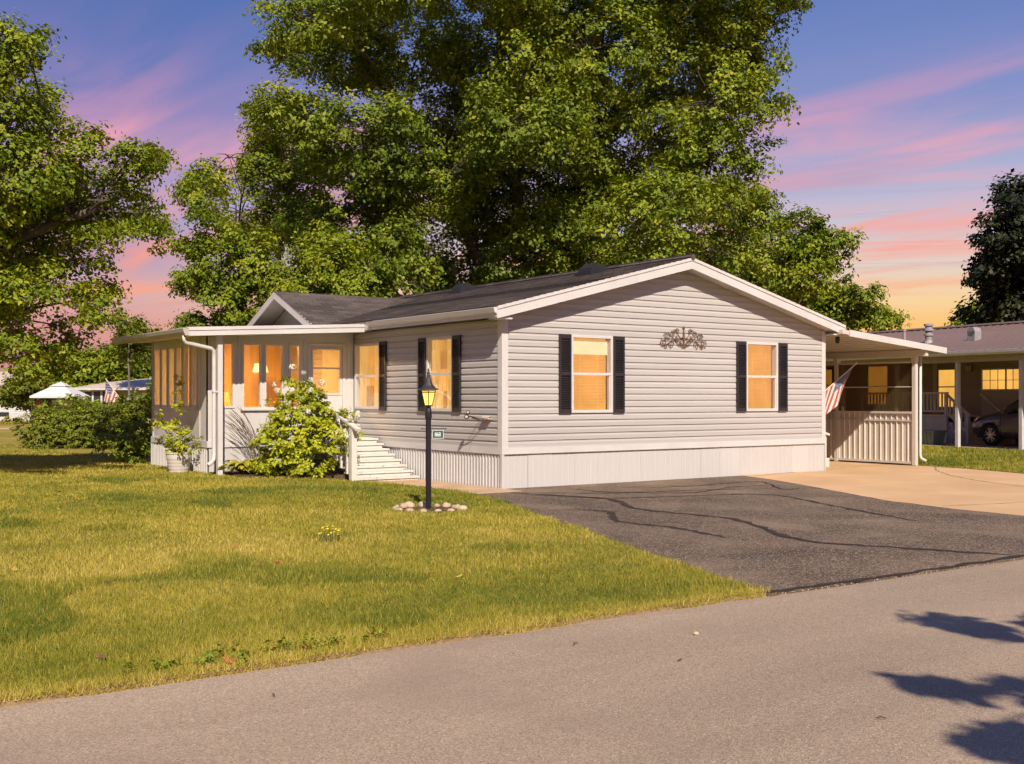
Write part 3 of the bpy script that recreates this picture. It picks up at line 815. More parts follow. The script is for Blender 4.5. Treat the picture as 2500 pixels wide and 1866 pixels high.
def rake(sgn):
    mb = MB(); e = -OV - .02 if sgn < 0 else WID + OV + .02
    for y0, y1, a, b in ((-.30, -.272, -.205, -.003), (-.315, -.301, -.055, .0)):
        mb.hexa([(e, y0, ztop(-OV - .02) + a), (mid, y0, ztop(mid) + a), (mid, y0, ztop(mid) + b), (e, y0, ztop(-OV - .02) + b)],
                [(e, y1, ztop(-OV - .02) + a), (mid, y1, ztop(mid) + a), (mid, y1, ztop(mid) + b), (e, y1, ztop(-OV - .02) + b)])
    mb.obj('rake_board', M_white, home)
rake(-1); rake(1)
mb = MB(); mb.box(-OV - .03, -OV - .002, -.298, 3.9, ztop(-OV) - .19, ztop(-OV) - .022)
mb.prism([(-OV - .033, -.297, ztop(-OV) - .135), (-OV - .075, -.297, ztop(-OV) - .11), (-OV - .10, -.297, ztop(-OV) - .04), (-OV - .033, -.297, ztop(-OV) - .03)], (0, 4.3, 0)); mb.obj('eave_gutter', M_white, home)
mb = MB(); mb.box(WID + OV, WID + OV + .03, -.298, LEN, ztop(-OV) - .19, ztop(-OV) - .01); mb.obj('eave_fascia', M_white, home)
mb = MB(); mb.box(-OV, 0.02, -.26, .001, ztop(-OV) - TH - .02, ztop(-OV) - TH + .004); mb.box(WID, WID + OV, -.26, .001, ztop(-OV) - TH - .02, ztop(-OV) - TH + .004); mb.obj('eave_return', M_white, home)
M_vent = mat("vent_plastic", (.018, .019, .021), .5, .2, 5)
for s in (1.94, 6.6):
    mb = MB(); w = 3.52; z = ztop(w)
    mb.prism([(w - .22, s - .2, ztop(w - .22) + .01), (w - .2, s - .2, ztop(w - .2) + .14), (w - .05, s - .2, z + .19), (w + .22, s - .2, ztop(w + .22) + .05), (w + .22, s - .2, ztop(w + .22) - .01)], (0, .40, 0))
    mb.box(w - .27, w + .28, s - .26, s + .26, z - .06, z + .016); mb.obj('roof_vent', M_vent, home)
# cross gable over the side wall
GX, GS, GH, GZ = -.51, 8.0, 1.95, 3.83
ge = GZ - .44 * GH
for sg in (-1, 1):
    mb = MB(); n = 14
    for i in range(n):      # stepped courses, each reaching back to the valley with the main roof
        t0, t1 = i / n, (i + 1) / n
        s0, s1 = GS + sg * GH * (1 - t0), GS + sg * GH * (1 - t1); z0, z1 = ge + (GZ - ge) * t0, ge + (GZ - ge) * t1
        v0 = (z0 + .05 - 3.06) / SL + .25; v1 = (z1 + .05 - 3.06) / SL + .25
        mb.add([(GX - .02, s0, z0 + .014), (v0, s0, z0 + .014), (v1, s1, z1 + .004), (GX - .02, s1, z1 + .004), (GX - .02, s0, z0), (v0, s0, z0)], [(0, 1, 2, 3), (4, 5, 1, 0)])
    mb.obj('cross_roof', M_shingle_x, home)
    mb = MB(); a = .16
    mb.hexa([(GX - .012, GS, GZ - a), (GX - .012, GS + sg * (GH + .02), ge - a - .005), (GX - .012, GS + sg * (GH + .02), ge), (GX - .012, GS, GZ)],
            [(GX + .016, GS, GZ - a), (GX + .016, GS + sg * (GH + .02), ge - a - .005), (GX + .016, GS + sg * (GH + .02), ge), (GX + .016, GS, GZ)])
    mb.obj('rake_board', M_white, home)
    mb = MB(); a = .10
    mb.hexa([(GX + .017, GS, GZ - a), (GX + .017, GS + sg * GH, ge - a), (GX + .017, GS + sg * GH, ge - a + .02), (GX + .017, GS, GZ - a + .02)],
            [(-.02, GS, GZ - a), (-.02, GS + sg * GH, ge - a), (-.02, GS + sg * GH, ge - a + .02), (-.02, GS, GZ - a + .02)])
    mb.obj('soffit', M_soffit, home)
z = 2.80
while z < GZ - .14:
    d0 = (GZ - .11 - z) / .44; d1 = max(0.02, (GZ - .11 - z - H) / .44); mb = MB()
    mb.add([(-.021, GS - d0, z), (-.021, GS + d0, z), (-.006, GS + d1, z + H), (-.006, GS - d1, z + H)], [(0, 1, 2, 3)])
    mb.add([(-.021, GS - d0, z), (-.021, GS + d0, z), (-.004, GS + d0, z), (-.004, GS - d0, z)], [(0, 1, 2, 3)])
    mb.obj('siding_plank', M_siding, home, fix=False); z += H

# ------------------------------------------------------------------ sunroom on the side of the home
sunroom = thing('sunroom', 'white flat roofed sunroom with tall amber windows on the left side of the home', 'sunroom', (-1.5, 6.8, .1))
M_sunwall = mat("sunroom_panel", (.54, .53, .52), .5, .05, 2, (1, 1, .4), spots=(.45, .42, .39), spot_scale=3, spot_lo=.6, spot_hi=.9)
M_roomtan = mat("room_panelling", (.62, .42, .20), .7, .12, 3, (4, 4, .3))
PX, PS, PE = -3.05, 5.2, 8.45
def holed(mp, x0, x1, z0, z1, holes, o0, o1):
    mb = MB(); xs = sorted({x0, x1} | {q for h in holes for q in h[:2]}); zs = sorted({z0, z1} | {q for h in holes for q in h[2:]})
    for a, b in zip(xs[:-1], xs[1:]):
        run = None
        for c, d in zip(zs[:-1], zs[1:]):
            m, n = (a + b) / 2, (c + d) / 2; solid = not any(h[0] < m < h[1] and h[2] < n < h[3] for h in holes)
            if solid: run = (run[0], d) if run else (c, d)
            if (not solid or d == zs[-1]) and run: mb.box(a, b, o0, o1, run[0], run[1], mp); run = None
    return mb
PF = lambda x, o, z: (x, PS - o, z)
PL = lambda x, o, z: (PX - o, x, z)
FW = [(-2.766, -2.543, 1.32, 2.535), (-2.376, -1.995, 1.30, 2.535), (-1.927, -1.545, 1.30, 2.535), (-1.421, -1.194, 1.30, 2.535), (-.957, -.301, 1.56, 2.49)]
LW = [(7.886, 8.24, 1.33, 2.51), (7.465, 7.77, 1.33, 2.51), (7.02, 7.33, 1.33, 2.51), (6.60, 6.91, 1.33, 2.51), (6.135, 6.482, 1.33, 2.52), (5.764, 6.04, 1.33, 2.52)]
holed(PF, PX, -.03, .57, 2.60, FW, -.08, 0).obj('front_wall', M_sunwall, sunroom)
holed(PL, PS + .001, PE, .57, 2.70, LW, -.08, 0).obj('side_wall', M_sunwall, sunroom)
mb = MB(); mb.box(PX, -.03, PE - .06, PE + .02, .1, 2.74); mb.obj('back_wall', M_roomtan, sunroom)
mb = MB(); mb.box(PX + .08, -.03, PS + .08, PE - .06, .62, .70); mb.obj('floor', M_roomtan, sunroom)
def swin(mp, h, bar=None):
    x0, x1, z0, z1 = h; mb = MB(); t = .028
    mb.box(x0 - .012, x0 + t, -.06, .014, z0 - .012, z1 + .012, mp); mb.box(x1 - t, x1 + .012, -.06, .014, z0 - .012, z1 + .012, mp)
    mb.box(x0 + t, x1 - t, -.06, .014, z1 - t, z1 + .012, mp); mb.box(x0 + t, x1 - t, -.06, .018, z0 - .012, z0 + t, mp)
    if bar: mb.box(x0 + t, x1 - t, -.05, .012, bar - .014, bar + .014, mp)
    o = mb.obj('window', M_white, sunroom)
    g = MB(); g.box(x0 + t, x1 - t, -.032, -.028, z0 + t, z1 - t, mp); g.obj('pane', M_pane, o)
    return o
for h in FW[:4]: swin(PF, h)
for h in LW: swin(PL, h)
door = MB(); door.box(-1.03, -.985, -.02, .022, .72, 2.57, PF); door.box(-.275, -.23, -.02, .022, .72, 2.57, PF); door.box(-.985, -.275, -.02, .022, 2.525, 2.57, PF)
door.box(-.975, -.285, -.01, .016, .74, 1.53, PF); door.box(-.86, -.40, .017, .024, .90, 1.40, PF)
d_o = door.obj('door', M_white, sunroom)
for a in ((-.957, -.92, 1.56, 2.49), (-.338, -.301, 1.56, 2.49), (-.92, -.338, 2.455, 2.49), (-.92, -.338, 1.56, 1.60), (-.92, -.338, 2.075, 2.105)):
    mb = MB(); mb.box(a[0], a[1], -.05, .014, a[2], a[3], PF); mb.obj('sash', M_white, d_o)
g = MB(); g.box(-.92, -.338, -.03, -.026, 1.60, 2.455, PF); g.obj('pane', M_pane, d_o)
mb = MB(); mb.lathe([(.0, 0), (.02, .0), (.026, .02), (.018, .045), (0, .05)], (0, 0, 0), 10)
kn = mb.mesh('door_knob', mat("brass", (.5, .35, .12), .3, .1, metal=1)); place(kn, 'door_knob', d_o, (-.92, PS - .02, 1.45), rot=(R_(90), 0, 0))
# sills, band and battens
mb = MB(); mb.box(-2.42, -1.50, .015, .05, 1.262, 1.287, PF); mb.obj('window_sill', M_white, sunroom)
mb = MB(); mb.box(5.70, 8.30, .015, .05, 1.292, 1.316, PL); mb.obj('window_sill', M_white, sunroom)
mb = MB(); mb.box(PX - .02, -.03, 0, .02, .575, .70, PF); mb.obj('band_board', M_white, sunroom)
mb = MB(); mb.box(PS + .001, PE, 0, .02, .575, .70, PL); mb.obj('band_board', M_white, sunroom)
for x in (-2.98, -2.45, -1.47, -1.10, -.14):
    mb = MB(); mb.box(x - .018, x + .018, .0, .012, .701, 2.64, PF) if x not in (-2.45, -1.47) else mb.box(x - .015, x + .015, .0, .010, .701, 2.64, PF); mb.obj('batten', M_white, sunroom)
for x in (5.62, 8.36):
    mb = MB(); mb.box(x - .018, x + .018, .0, .012, .701, 2.68, PL); mb.obj('batten', M_white, sunroom)
pm = rib_panel(6, .0915, PL, .018, .574, -.02, .45)
for i in range(6): place(pm, 'skirting_panel', sunroom, (rnd.uniform(.0, .008), PS + .02 + i * .5415, 0))
pm = rib_panel(6, .0915, PF, .004, .574, -.02, .8)
for i in range(5): place(pm, 'skirting_panel', sunroom, (PX + .02 + i * .551, .006, 0))
# roof slab rising towards the home, fascia, gutter, post, downspout
RZ = lambda w: 2.75 + (w + 3.72) * .052
mb = MB(); mb.prism([(PX, PS, 2.6005), (-.03, PS, 2.6005), (-.03, PS, RZ(-.03) - .133), (PX, PS, RZ(PX) - .133)], (0, .08, 0)); mb.obj('wall_head', M_sunwall, sunroom)
A0, A1, S0, S1 = -3.74, -.10, 4.27, 8.55
mb = MB(); mb.hexa([(A0, S0 + .03, RZ(A0) - .13), (A1, S0 + .03, RZ(A1) - .13), (A1, S1, RZ(A1) - .13), (A0, S1, RZ(A0) - .13)], [(A0, S0 + .03, RZ(A0) - .012), (A1, S0 + .03, RZ(A1) - .012), (A1, S1, RZ(A1) - .012), (A0, S1, RZ(A0) - .012)])
mb.obj('ceiling_panel', M_cream, sunroom)
mb = MB(); mb.hexa([(A0 - .02, S0, RZ(A0) - .02), (A1 - .1, S0, RZ(A1 - .1) - .02), (A1 - .1, S1 + .02, RZ(A1 - .1) - .02), (A0 - .02, S1 + .02, RZ(A0) - .02)], [(A0 - .02, S0, RZ(A0)), (A1 - .1, S0, RZ(A1 - .1)), (A1 - .1, S1 + .02, RZ(A1 - .1)), (A0 - .02, S1 + .02, RZ(A0))])
mb.obj('roof_panel', M_cream, sunroom)
mb = MB()
for y0, y1, a, b in ((S0 + .0, S0 + .028, -.155, -.022), (S0 - .014, S0 - .001, -.06, -.005)):
    xe = A1 - .16
    mb.hexa([(A0, y0, RZ(A0) + a), (xe, y0, RZ(xe) + a), (xe, y0, RZ(xe) + b), (A0, y0, RZ(A0) + b)], [(A0, y1, RZ(A0) + a), (xe, y1, RZ(xe) + a), (xe, y1, RZ(xe) + b), (A0, y1, RZ(A0) + b)])
mb.obj('fascia', M_white, sunroom)
M_gut = mat("grey_gutter", (.42, .40, .37), .45, .08, 3)
mb = MB(); gz = RZ(A0)
mb.prism([(A0 - .003, S0 - .02, gz - .15), (A0 - .07, S0 - .02, gz - .15), (A0 - .10, S0 - .02, gz - .09), (A0 - .115, S0 - .02, gz - .03), (A0 - .003, S0 - .02, gz - .025)], (0, S1 - S0 + .02, 0)); mb.obj('gutter', M_gut, sunroom)
mb = MB(); mb.box(-3.145, -3.055, 4.44, 4.53, .0, RZ(-3.1) - .13); mb.box(-3.17, -3.03, 4.42, 4.55, .0, .10); mb.obj('support_post', M_white, sunroom)
mb = MB(); dsp = [(A0 - .05, S0 + .10, gz - .15), (A0 - .05, S0 + .10, gz - .22), (A0 - .02, S0 + .11, gz - .27), (-3.27, 4.46, gz - .36), (-3.215, 4.47, gz - .40), (-3.205, 4.475, gz - .50), (-3.205, 4.475, .50), (-3.215, 4.46, .40), (-3.28, 4.40, .34), (-3.36, 4.34, .31)]
mb.tube(dsp, .038, 8); mb.obj('downspout', M_white, sunroom, smooth=True)
mb = MB(); mb.box(-3.25, -3.15, 4.43, 4.445, 1.6, 1.63); mb.obj('downspout_strap', M_white, sunroom)
# what stands in the lit room
inner = MB(); inner.box(-.062, -.05, 5.75, 6.55, .70, 2.62); inner.obj('inner_door', M_white, sunroom)
mb = MB(); mb.lathe([(.30, 0), (.32, .03), (.30, .045), (0, .045)], (-1.6, 6.7, 2.66), 24); mb.obj('ceiling_light_ring', M_white, sunroom)
mb = MB(); mb.lathe([(0, -.05), (.15, -.045), (.25, -.02), (.295, 0)], (-1.6, 6.7, 2.665), 24, cap=False); mb.obj('ceiling_light', mat("warm_lamp", (.8, .6, .3), .5, .02, emit=(1, .50, .13), emit_s=115), sunroom)
mb = MB(); mb.lathe([(.17, 0), (.12, .18)], (0, 0, 0), 20, cap=False); sh_ = mb.mesh('lamp_shade', mat("lampshade", (.8, .7, .5), .8, .05, emit=(1, .62, .22), emit_s=1.0))
lampt = thing('floor_lamp', 'lit standing lamp with pale shade inside the sunroom', 'lamp', (-1.0, 7.6, .70))
place(sh_, 'lamp_shade', lampt, (-1.0, 7.6, 2.05)); mb = MB(); mb.lathe([(.13, 0), (.13, .02), (.015, .03), (.012, 1.45)], (-1.0, 7.6, .702), 14); mb.obj('lamp_stand', M_black, lampt)
M_wicker = mat("wicker", (.55, .38, .18), .8, .3, 30)
ch = thing('armchair', 'wicker armchair seen through the sunroom windows', 'chair', (-2.2, 6.6, .70))
mb = MB(); mb.box(-2.5, -1.9, 6.3, 6.9, .95, 1.12); mb.obj('seat', M_wicker, ch)
mb = MB(); mb.hexa([(-2.5, 6.86, 1.12), (-1.9, 6.86, 1.12), (-1.9, 6.94, 1.12), (-2.5, 6.94, 1.12)], [(-2.46, 7.02, 1.62), (-1.94, 7.02, 1.62), (-1.94, 7.09, 1.62), (-2.46, 7.09, 1.62)]); mb.obj('backrest', M_wicker, ch)
for x, y in ((-2.47, 6.33), (-1.93, 6.33), (-2.47, 6.87), (-1.93, 6.87)):
    mb = MB(); mb.box(x - .025, x + .025, y - .025, y + .025, .701, .949); mb.obj('leg', M_wicker, ch)

# ------------------------------------------------------------------ wooden steps to the sunroom door
steps = thing('wooden_steps', 'worn white wooden steps with handrail climbing to the sunroom door', 'steps', (-.7, 3.4, .05))
for i in range(8):
    s = 2.55 + .222 * i; z = .085 + .0915 * i
    mb = MB(); mb.box(-1.36, -.075, s - .025, s + .225, z - .032, z); mb.obj('tread', M_wood, steps)
    mb = MB(); mb.box(-1.33, -.10, s, s + .022, z - .0905, z - .034); mb.obj('riser', M_wood, steps)
mb = MB(); mb.box(-1.36, -.075, 4.33, 5.16, .70, .732); mb.obj('landing', M_wood, steps)
for w in (-1.33, -.13):
    mb = MB(); mb.prism([(w, 2.60, .02), (w, 4.36, .62), (w, 5.15, .62), (w, 5.15, .696), (w, 4.30, .650), (w, 2.60, .05)], (.035, 0, 0)); mb.obj('stringer', M_rawwood, steps)
for s in (4.45, 5.08):
    mb = MB(); mb.box(-1.30, -1.22, s - .04, s + .04, .0, .696); mb.obj('support', M_rawwood, steps)
def hz(s): return 1.00 + (s - 2.5) * .34
for s, d in ((2.50, .05), (4.40, .045)):
    mb = MB(); mb.box(-1.44 - d, -1.44 + d, s - d, s + d, .04, hz(s) - .005); mb.obj('newel_post', M_wood, steps)
mb = MB(); mb.bar((-1.44, 2.30, hz(2.30) + .015), (-1.44, 4.46, hz(4.46) + .015), .115, .035); mb.obj('handrail', M_wood, steps)
for s in (2.72, 2.95, 3.18, 3.42, 3.66, 3.90, 4.14):
    mb = MB(); mb.box(-1.458, -1.422, s - .018, s + .018, max(.06, .09 + .41 * (s - 2.55)), hz(s)); mb.obj('baluster', M_wood, steps)

# ------------------------------------------------------------------ carport on the right side
carport = thing('carport', 'cream carport with ribbed half wall and tinted screens attached to the right of the home', 'carport', (9.8, 4, 0))
CZ = lambda w: 2.90 - (w - 8.2) * .085
c0, c1, y0, y1 = 8.12, 11.62, -.42, 9.0
def slabz(mb, a, b, ya, yb, lo, hi):
    return mb.hexa([(a, ya, CZ(a) + lo), (b, ya, CZ(b) + lo), (b, yb, CZ(b) + lo), (a, yb, CZ(a) + lo)], [(a, ya, CZ(a) + hi), (b, ya, CZ(b) + hi), (b, yb, CZ(b) + hi), (a, yb, CZ(a) + hi)])
slabz(MB(), c0, c1 - .02, y0 + .03, y1, -.10, -.02).obj('roof_panel', M_cream, carport)
slabz(MB(), c0 + .2, c1, y0, y0 + .028, -.135, -.004).obj('fascia', M_white, carport)
slabz(MB(), c1 - .018, c1 + .01, y0 + .03, y1, -.135, -.004).obj('fascia', M_white, carport)
for i in range(11):
    w = c0 + .25 + i * .3; mb = slabz(MB(), w, w + .012, y0 + .04, y1, -.108, -.101); mb.obj('ceiling_seam', M_cream, carport)
CW = 10.98
posts = (-.06, 2.05, 4.2, 6.3, 8.4)
for s in posts:
    mb = MB(); mb.box(CW - .045, CW + .045, s - .045, s + .045, .02, CZ(CW) - .25); mb.box(CW - .06, CW + .06, s - .055, s + .055, CZ(CW) - .36, CZ(CW) - .252); mb.obj('post', M_cream, carport)
mb = MB(); mb.box(CW - .05, CW + .05, y0 + .06, y1, CZ(CW) - .25, CZ(CW) - .106); mb.obj('header_beam', M_cream, carport)
mb = MB(); mb.tube([(CW + .14, -.10, 2.48), (CW + .13, -.10, .25), (CW + .13, -.13, .17), (CW + .15, -.24, .12)], .034, 8); mb.obj('downspout', M_cream, carport, smooth=True)
M_screen = glass("tinted_screen", (.80, .70, .50), (.10, .075, .04), .40, .03, .25)
CWm = lambda x, o, z: (CW - o, x, z)
pmc = rib_panel(7, .135, CWm, .022, .985, .10, .72); pmc.materials[0] = M_cream
pmt = rib_panel(7, .135, CWm, .022, 1.155, 1.02, .72); pmt.materials[0] = M_cream
for a, b in zip(posts[:-1], posts[1:]):
    a += .047; b -= .047; wd = b - a; k = wd / .9450
    for q in range(2):
        for me, nm in ((pmc, 'wall_panel'), (pmt, 'trim_panel')):
            o = place(me, nm, carport, (-.008, 0, 0) if False else (0, a + q * wd / 2, 0)); o.scale = (1, wd / 2 / .945, 1)
            o.location = (CW - CW, a + q * wd / 2, 0)
    mb = MB(); mb.box(CW - .03, CW + .03, a, b, .05, .10); mb.box(CW - .034, CW + .03, a, b, .985, 1.018); mb.box(CW - .045, CW + .035, a, b, 1.156, 1.20); mb.obj('rail', M_cream, carport)
    mb = MB(); mb.box(CW - .016, CW + .016, a, b, 1.735, 1.757); mb.box(CW - .02, CW + .02, a, b, 2.27, 2.30); mb.obj('screen_bar', M_cream, carport)
    mb = MB(); mb.box(CW - .003, CW + .003, a, b, 1.20, 1.735); mb.obj('screen', M_screen, carport)
    mb = MB(); mb.box(CW - .003, CW + .003, a, b, 1.757, 2.27); mb.obj('screen', M_screen, carport)
    mb = MB(); mb.box(CW + .024, CW + .030, a, b, .10, 1.155); mb.obj('wall_backing', M_cream, carport)
mb = MB(); mb.lathe([(.0, 0), (.03, 0), (.045, .05), (.05, .10)], (8.30, -.12, 2.62), 12); mb.box(8.27, 8.33, -.15, -.09, 2.70, 2.76)
tag(mb.obj('security_light', M_black), 'small dark security light under the right eave corner of the home', 'light')

# ------------------------------------------------------------------ lamp post, sign, stones
LX, LY = -3.02, -2.66
lz0 = float(lawn_z(LX, LY))
M_lglass = mat("lantern_glass", (.7, .5, .15), .25, .12, 12, emit=(1.0, .58, .09), emit_s=.9)
lamp = thing('lamp_post', 'black lamp post with lit amber lantern standing in a ring of stones on the lawn', 'street lamp', (LX, LY, lz0), local=True)
mb = MB(); mb.lathe([(.036, -.05), (.036, 1.27)], n=18); mb.lathe([(.044, 1.19), (.046, 1.20), (.046, 1.265), (.040, 1.30), (.028, 1.325)], n=18); mb.obj('pole', M_black, lamp, smooth=False)
hexa = lambda r, z: [(r * math.cos(math.pi / 3 * i), r * math.sin(math.pi / 3 * i), z) for i in range(6)]
mb = MB(); mb.lathe([(.034, 1.31), (.034, 1.345), (.055, 1.35), (.058, 1.362)], n=12); lant = mb.obj('lantern', M_black, lamp)
for i in range(6):
    a, b = hexa(.055, 1.362), hexa(.105, 1.552); j = (i + 1) % 6
    mb = MB(); mb.add([a[i], a[j], b[j], b[i]], [(0, 1, 2, 3)]); mb.obj('glass_pane', M_lglass, lant, fix=False)
    mb = MB(); mb.tube([Vector(a[i]) * 1.0, b[i]], .006, 5); mb.obj('lantern_rib', M_black, lant)
mb = MB()
for z, r in ((1.545, .104), (1.523, .0985)):
    p = hexa(r, z)
    for i in range(6): mb.tube([p[i], p[(i + 1) % 6]], .005, 4)
mb.obj('lantern_ring', M_black, lant)
M_cap = mat("lantern_cap", (.035, .033, .036), .4, .2, 8, bump=.2)
mb = MB(); mb.lathe([(.100, 1.555), (.134, 1.562), (.132, 1.572), (.095, 1.585), (.068, 1.615), (.046, 1.66), (.030, 1.705), (.022, 1.735), (.0, 1.737)], n=12)
mb.obj('lantern_cap', M_cap, lant)
mb = MB(); mb.lathe([(.020, 1.733), (.024, 1.745), (.012, 1.755), (.020, 1.775), (.017, 1.79), (.006, 1.80), (.012, 1.815), (.004, 1.84), (.0, 1.845)], n=10); mb.obj('finial', M_black, lant, smooth=True)
# the cross bar lies in the plane facing the camera street
bd = Vector((math.cos(R_(-35)), math.sin(R_(-35)), 0))
mb = MB(); mb.tube([bd * -.085 + Vector((0, 0, 1.052)), bd * .225 + Vector((0, 0, 1.058))], .006, 6); mb.obj('sign_bar', M_black, lamp)
for q in (-.085, .225):
    mb = MB(); mb.lathe([(0, -.011), (.009, -.007), (.011, 0), (.009, .007), (0, .011)], tuple(bd * q + Vector((0, 0, 1.055))), 8); mb.obj('bar_knob', M_black, lamp)
# address sign
M_green = mat("sign_green", (.010, .085, .085), .4, .06, 8)
M_num = mat("sign_white", (.78, .80, .78), .4, .03, 8)
sign = thing('address_sign', 'small green address sign with white numbers hanging from the lamp post bar', 'sign', (LX, LY, lz0 + .93), rz=R_(-35), local=True)
mb = MB(); mb.box(.052, .196, -.004, .004, -.002, .103); mb.obj('plate', M_green, sign)
mb = MB()
for a in ((.052, .196, -.002, .003), (.052, .196, .098, .103)): mb.box(a[0], a[1], -.0055, -.0042, a[2], a[3])
for a in ((.052, .057), (.191, .196)): mb.box(a[0], a[1], -.0055, -.0042, .0031, .0979)
mb.obj('border', M_num, sign)
cu = bpy.data.curves.new('digits', 'FONT'); cu.body = '868'; cu.size = .072; cu.extrude = .001; cu.align_x = 'CENTER'; cu.offset = .0002; cu.space_character = .86
tmp = bpy.data.objects.new('tmp', cu); COL.objects.link(tmp)
dg = bpy.context.evaluated_depsgraph_get(); me = bpy.data.meshes.new_from_object(tmp.evaluated_get(dg)); me.name = 'digits'
bpy.data.objects.remove(tmp); me.materials.clear(); me.materials.append(M_num)
dgo = place(me, 'digits', sign, (.122, -.0062, .025), rot=(R_(90), 0, 0)); dgo.scale = (.86, 1.05, 1)
for q in (.07, .178):
    mb = MB(); mb.tube([(q, 0, .103), (q, 0, .122)], .003, 5); mb.obj('hanger', M_black, sign)

def rock_mesh(seed, sx, sy, sz, m):
    bm = bmesh.new(); bmesh.ops.create_icosphere(bm, subdivisions=2, radius=1); r = random.Random(seed)
    off = np.array([[r.uniform(0, 40)] * 3])
    for v in bm.verts:
        k = .78 + .44 * float(vnoise(np.array([v.co]) + off, 1.3)[0]); v.co *= k
        v.co = Vector((v.co.x * sx, v.co.y * sy, max(-.45, v.co.z) * sz))
    me = bpy.data.meshes.new('stone'); bm.to_mesh(me); bm.free()
    me.polygons.foreach_set('use_smooth', [True] * len(me.polygons)); me.materials.append(m); return me
M_st = [mat("pale_stone", (.42, .34, .25), .8, .2, 9, bump=.4, bscale=30), mat("pink_stone", (.46, .32, .25), .8, .2, 9, bump=.4, bscale=30), mat("cream_stone", (.48, .38, .26), .8, .2, 9, bump=.4, bscale=30)]
SC_ = .82
stones = [(-.42, .10, .10), (-.34, .18, .12), (-.27, .26, .16), (-.10, .33, .15), (.09, .33, .10), (.22, .28, .14), (.33, .16, .09), (.38, .05, .13), (.44, -.06, .15), (-.44, -.04, .08), (.30, -.22, .11), (.14, -.29, .11), (-.04, -.33, .12), (-.22, -.28, .12), (-.36, -.18, .11)]
adj = ['cream', 'pale', 'rounded pale', 'pinkish', 'small pale', 'wide cream', 'small cream', 'tan', 'largest tan', 'small', 'flat cream', 'flat pale', 'flat pinkish', 'flat tan', 'flat sunken']
where = ['at the left end of the ring', 'in the back left of the ring', 'behind the ring left of the lamp post', 'directly left of the lamp post foot', 'directly right of the lamp post foot', 'in the back right of the ring', 'in the right part of the ring', 'second from the right end of the ring', 'at the right end of the ring', 'at the outer left edge of the ring', 'in the front right of the ring', 'in the front of the ring right of the lamp post', 'in the front of the lamp post', 'in the front of the ring left of the lamp post', 'in the front left of the ring']
cr, sr = math.cos(R_(-35.3)), math.sin(R_(-35.3))
for i, (a, b, d) in enumerate(stones):
    x, y = LX + a * cr - b * sr, LY + a * sr + b * cr; flat = .34 if b < -.15 else .5
    o = place(rock_mesh(i, d * .50, d * .42, d * flat * .8, M_st[i % 3]), 'stone', None, (x, y, float(lawn_z(x, y)) + d * .14), rz=random.uniform(0, 3))
    tag(o, f'{adj[i]} edging stone {where[i]}', 'stone', 'stones ringing the lamp post')
mb = MB(); mb.lathe([(.40, 0.0), (.36, .012), (0.0, .014)], (LX, LY, lz0 + .002), 28); tag(mb.obj('stone_bed', M_mulch), kind='structure')

# ------------------------------------------------------------------ wall ornament: wrought scrolls on the gable
M_rust = mat("rusty_iron", (.16, .085, .05), .7, .35, 30, bump=.3)
orn = thing('wall_ornament', 'rusty wrought iron scroll ornament fixed high on the front gable', 'ornament', (4.05, -.02, 2.5))
def spiral(cx, cz, r, a0, turns, sgn, n=26):
    return [(cx + r * (1 - .8 * t / n) * math.cos(a0 + sgn * turns * 2 * math.pi * t / n), -.04, cz + r * (1 - .8 * t / n) * math.sin(a0 + sgn * turns * 2 * math.pi * t / n)) for t in range(n + 1)]
for sg in (-1, 1):
    for (dx, dz, r, a0, tn, dr) in ((.50, .06, .085, -1.2, 1.3, 1), (.40, .17, .07, -.6, 1.3, 1), (.30, .03, .075, -1.4, 1.4, 1), (.27, .22, .06, -.4, 1.2, 1), (.16, .27, .05, -.2, 1.3, 1), (.17, .12, .06, 1.8, 1.3, -1), (.45, .0, .05, .4, 1.2, -1), (.08, .04, .045, 2, 1.2, -1)):
        mb = MB(); sp = spiral(0, 0, r, a0, tn, dr)
        mb.tube([(4.05 + sg * (dx + p[0]), p[1], 2.46 + dz + p[2]) for p in sp], [.0075] * len(sp), 5); mb.obj('scroll', M_rust, orn, smooth=True)
    for pts in ([(0, 0), (.12, .10), (.28, .10), (.42, .02), (.55, .0)], [(0, .1), (.10, .16), (.2, .30), (.25, .28)], [(.02, -.02), (.14, .02), (.30, .17), (.45, .24), (.50, .18)], [(0, .16), (.2, .1), (.38, .10), (.54, .09)]):
        mb = MB(); mb.tube([(4.05 + sg * a, -.035, 2.46 + b) for a, b in pts], .0065, 5); mb.obj('stem', M_rust, orn, smooth=True)
mb = MB(); mb.tube([(4.05, -.04, 2.43), (4.05, -.045, 2.60), (4.05, -.04, 2.80)], [.010, .022, .008], 6); mb.lathe([(0, -.03), (.022, -.01), (.024, .01), (0, .04)], (4.05, -.04, 2.79), 8); mb.obj('finial', M_rust, orn)
for sg in (-1, 1):
    mb = MB(); mb.tube([(4.05, -.04, 2.47), (4.05 + sg * .045, -.04, 2.42)], .008, 5); mb.obj('foot', M_rust, orn)

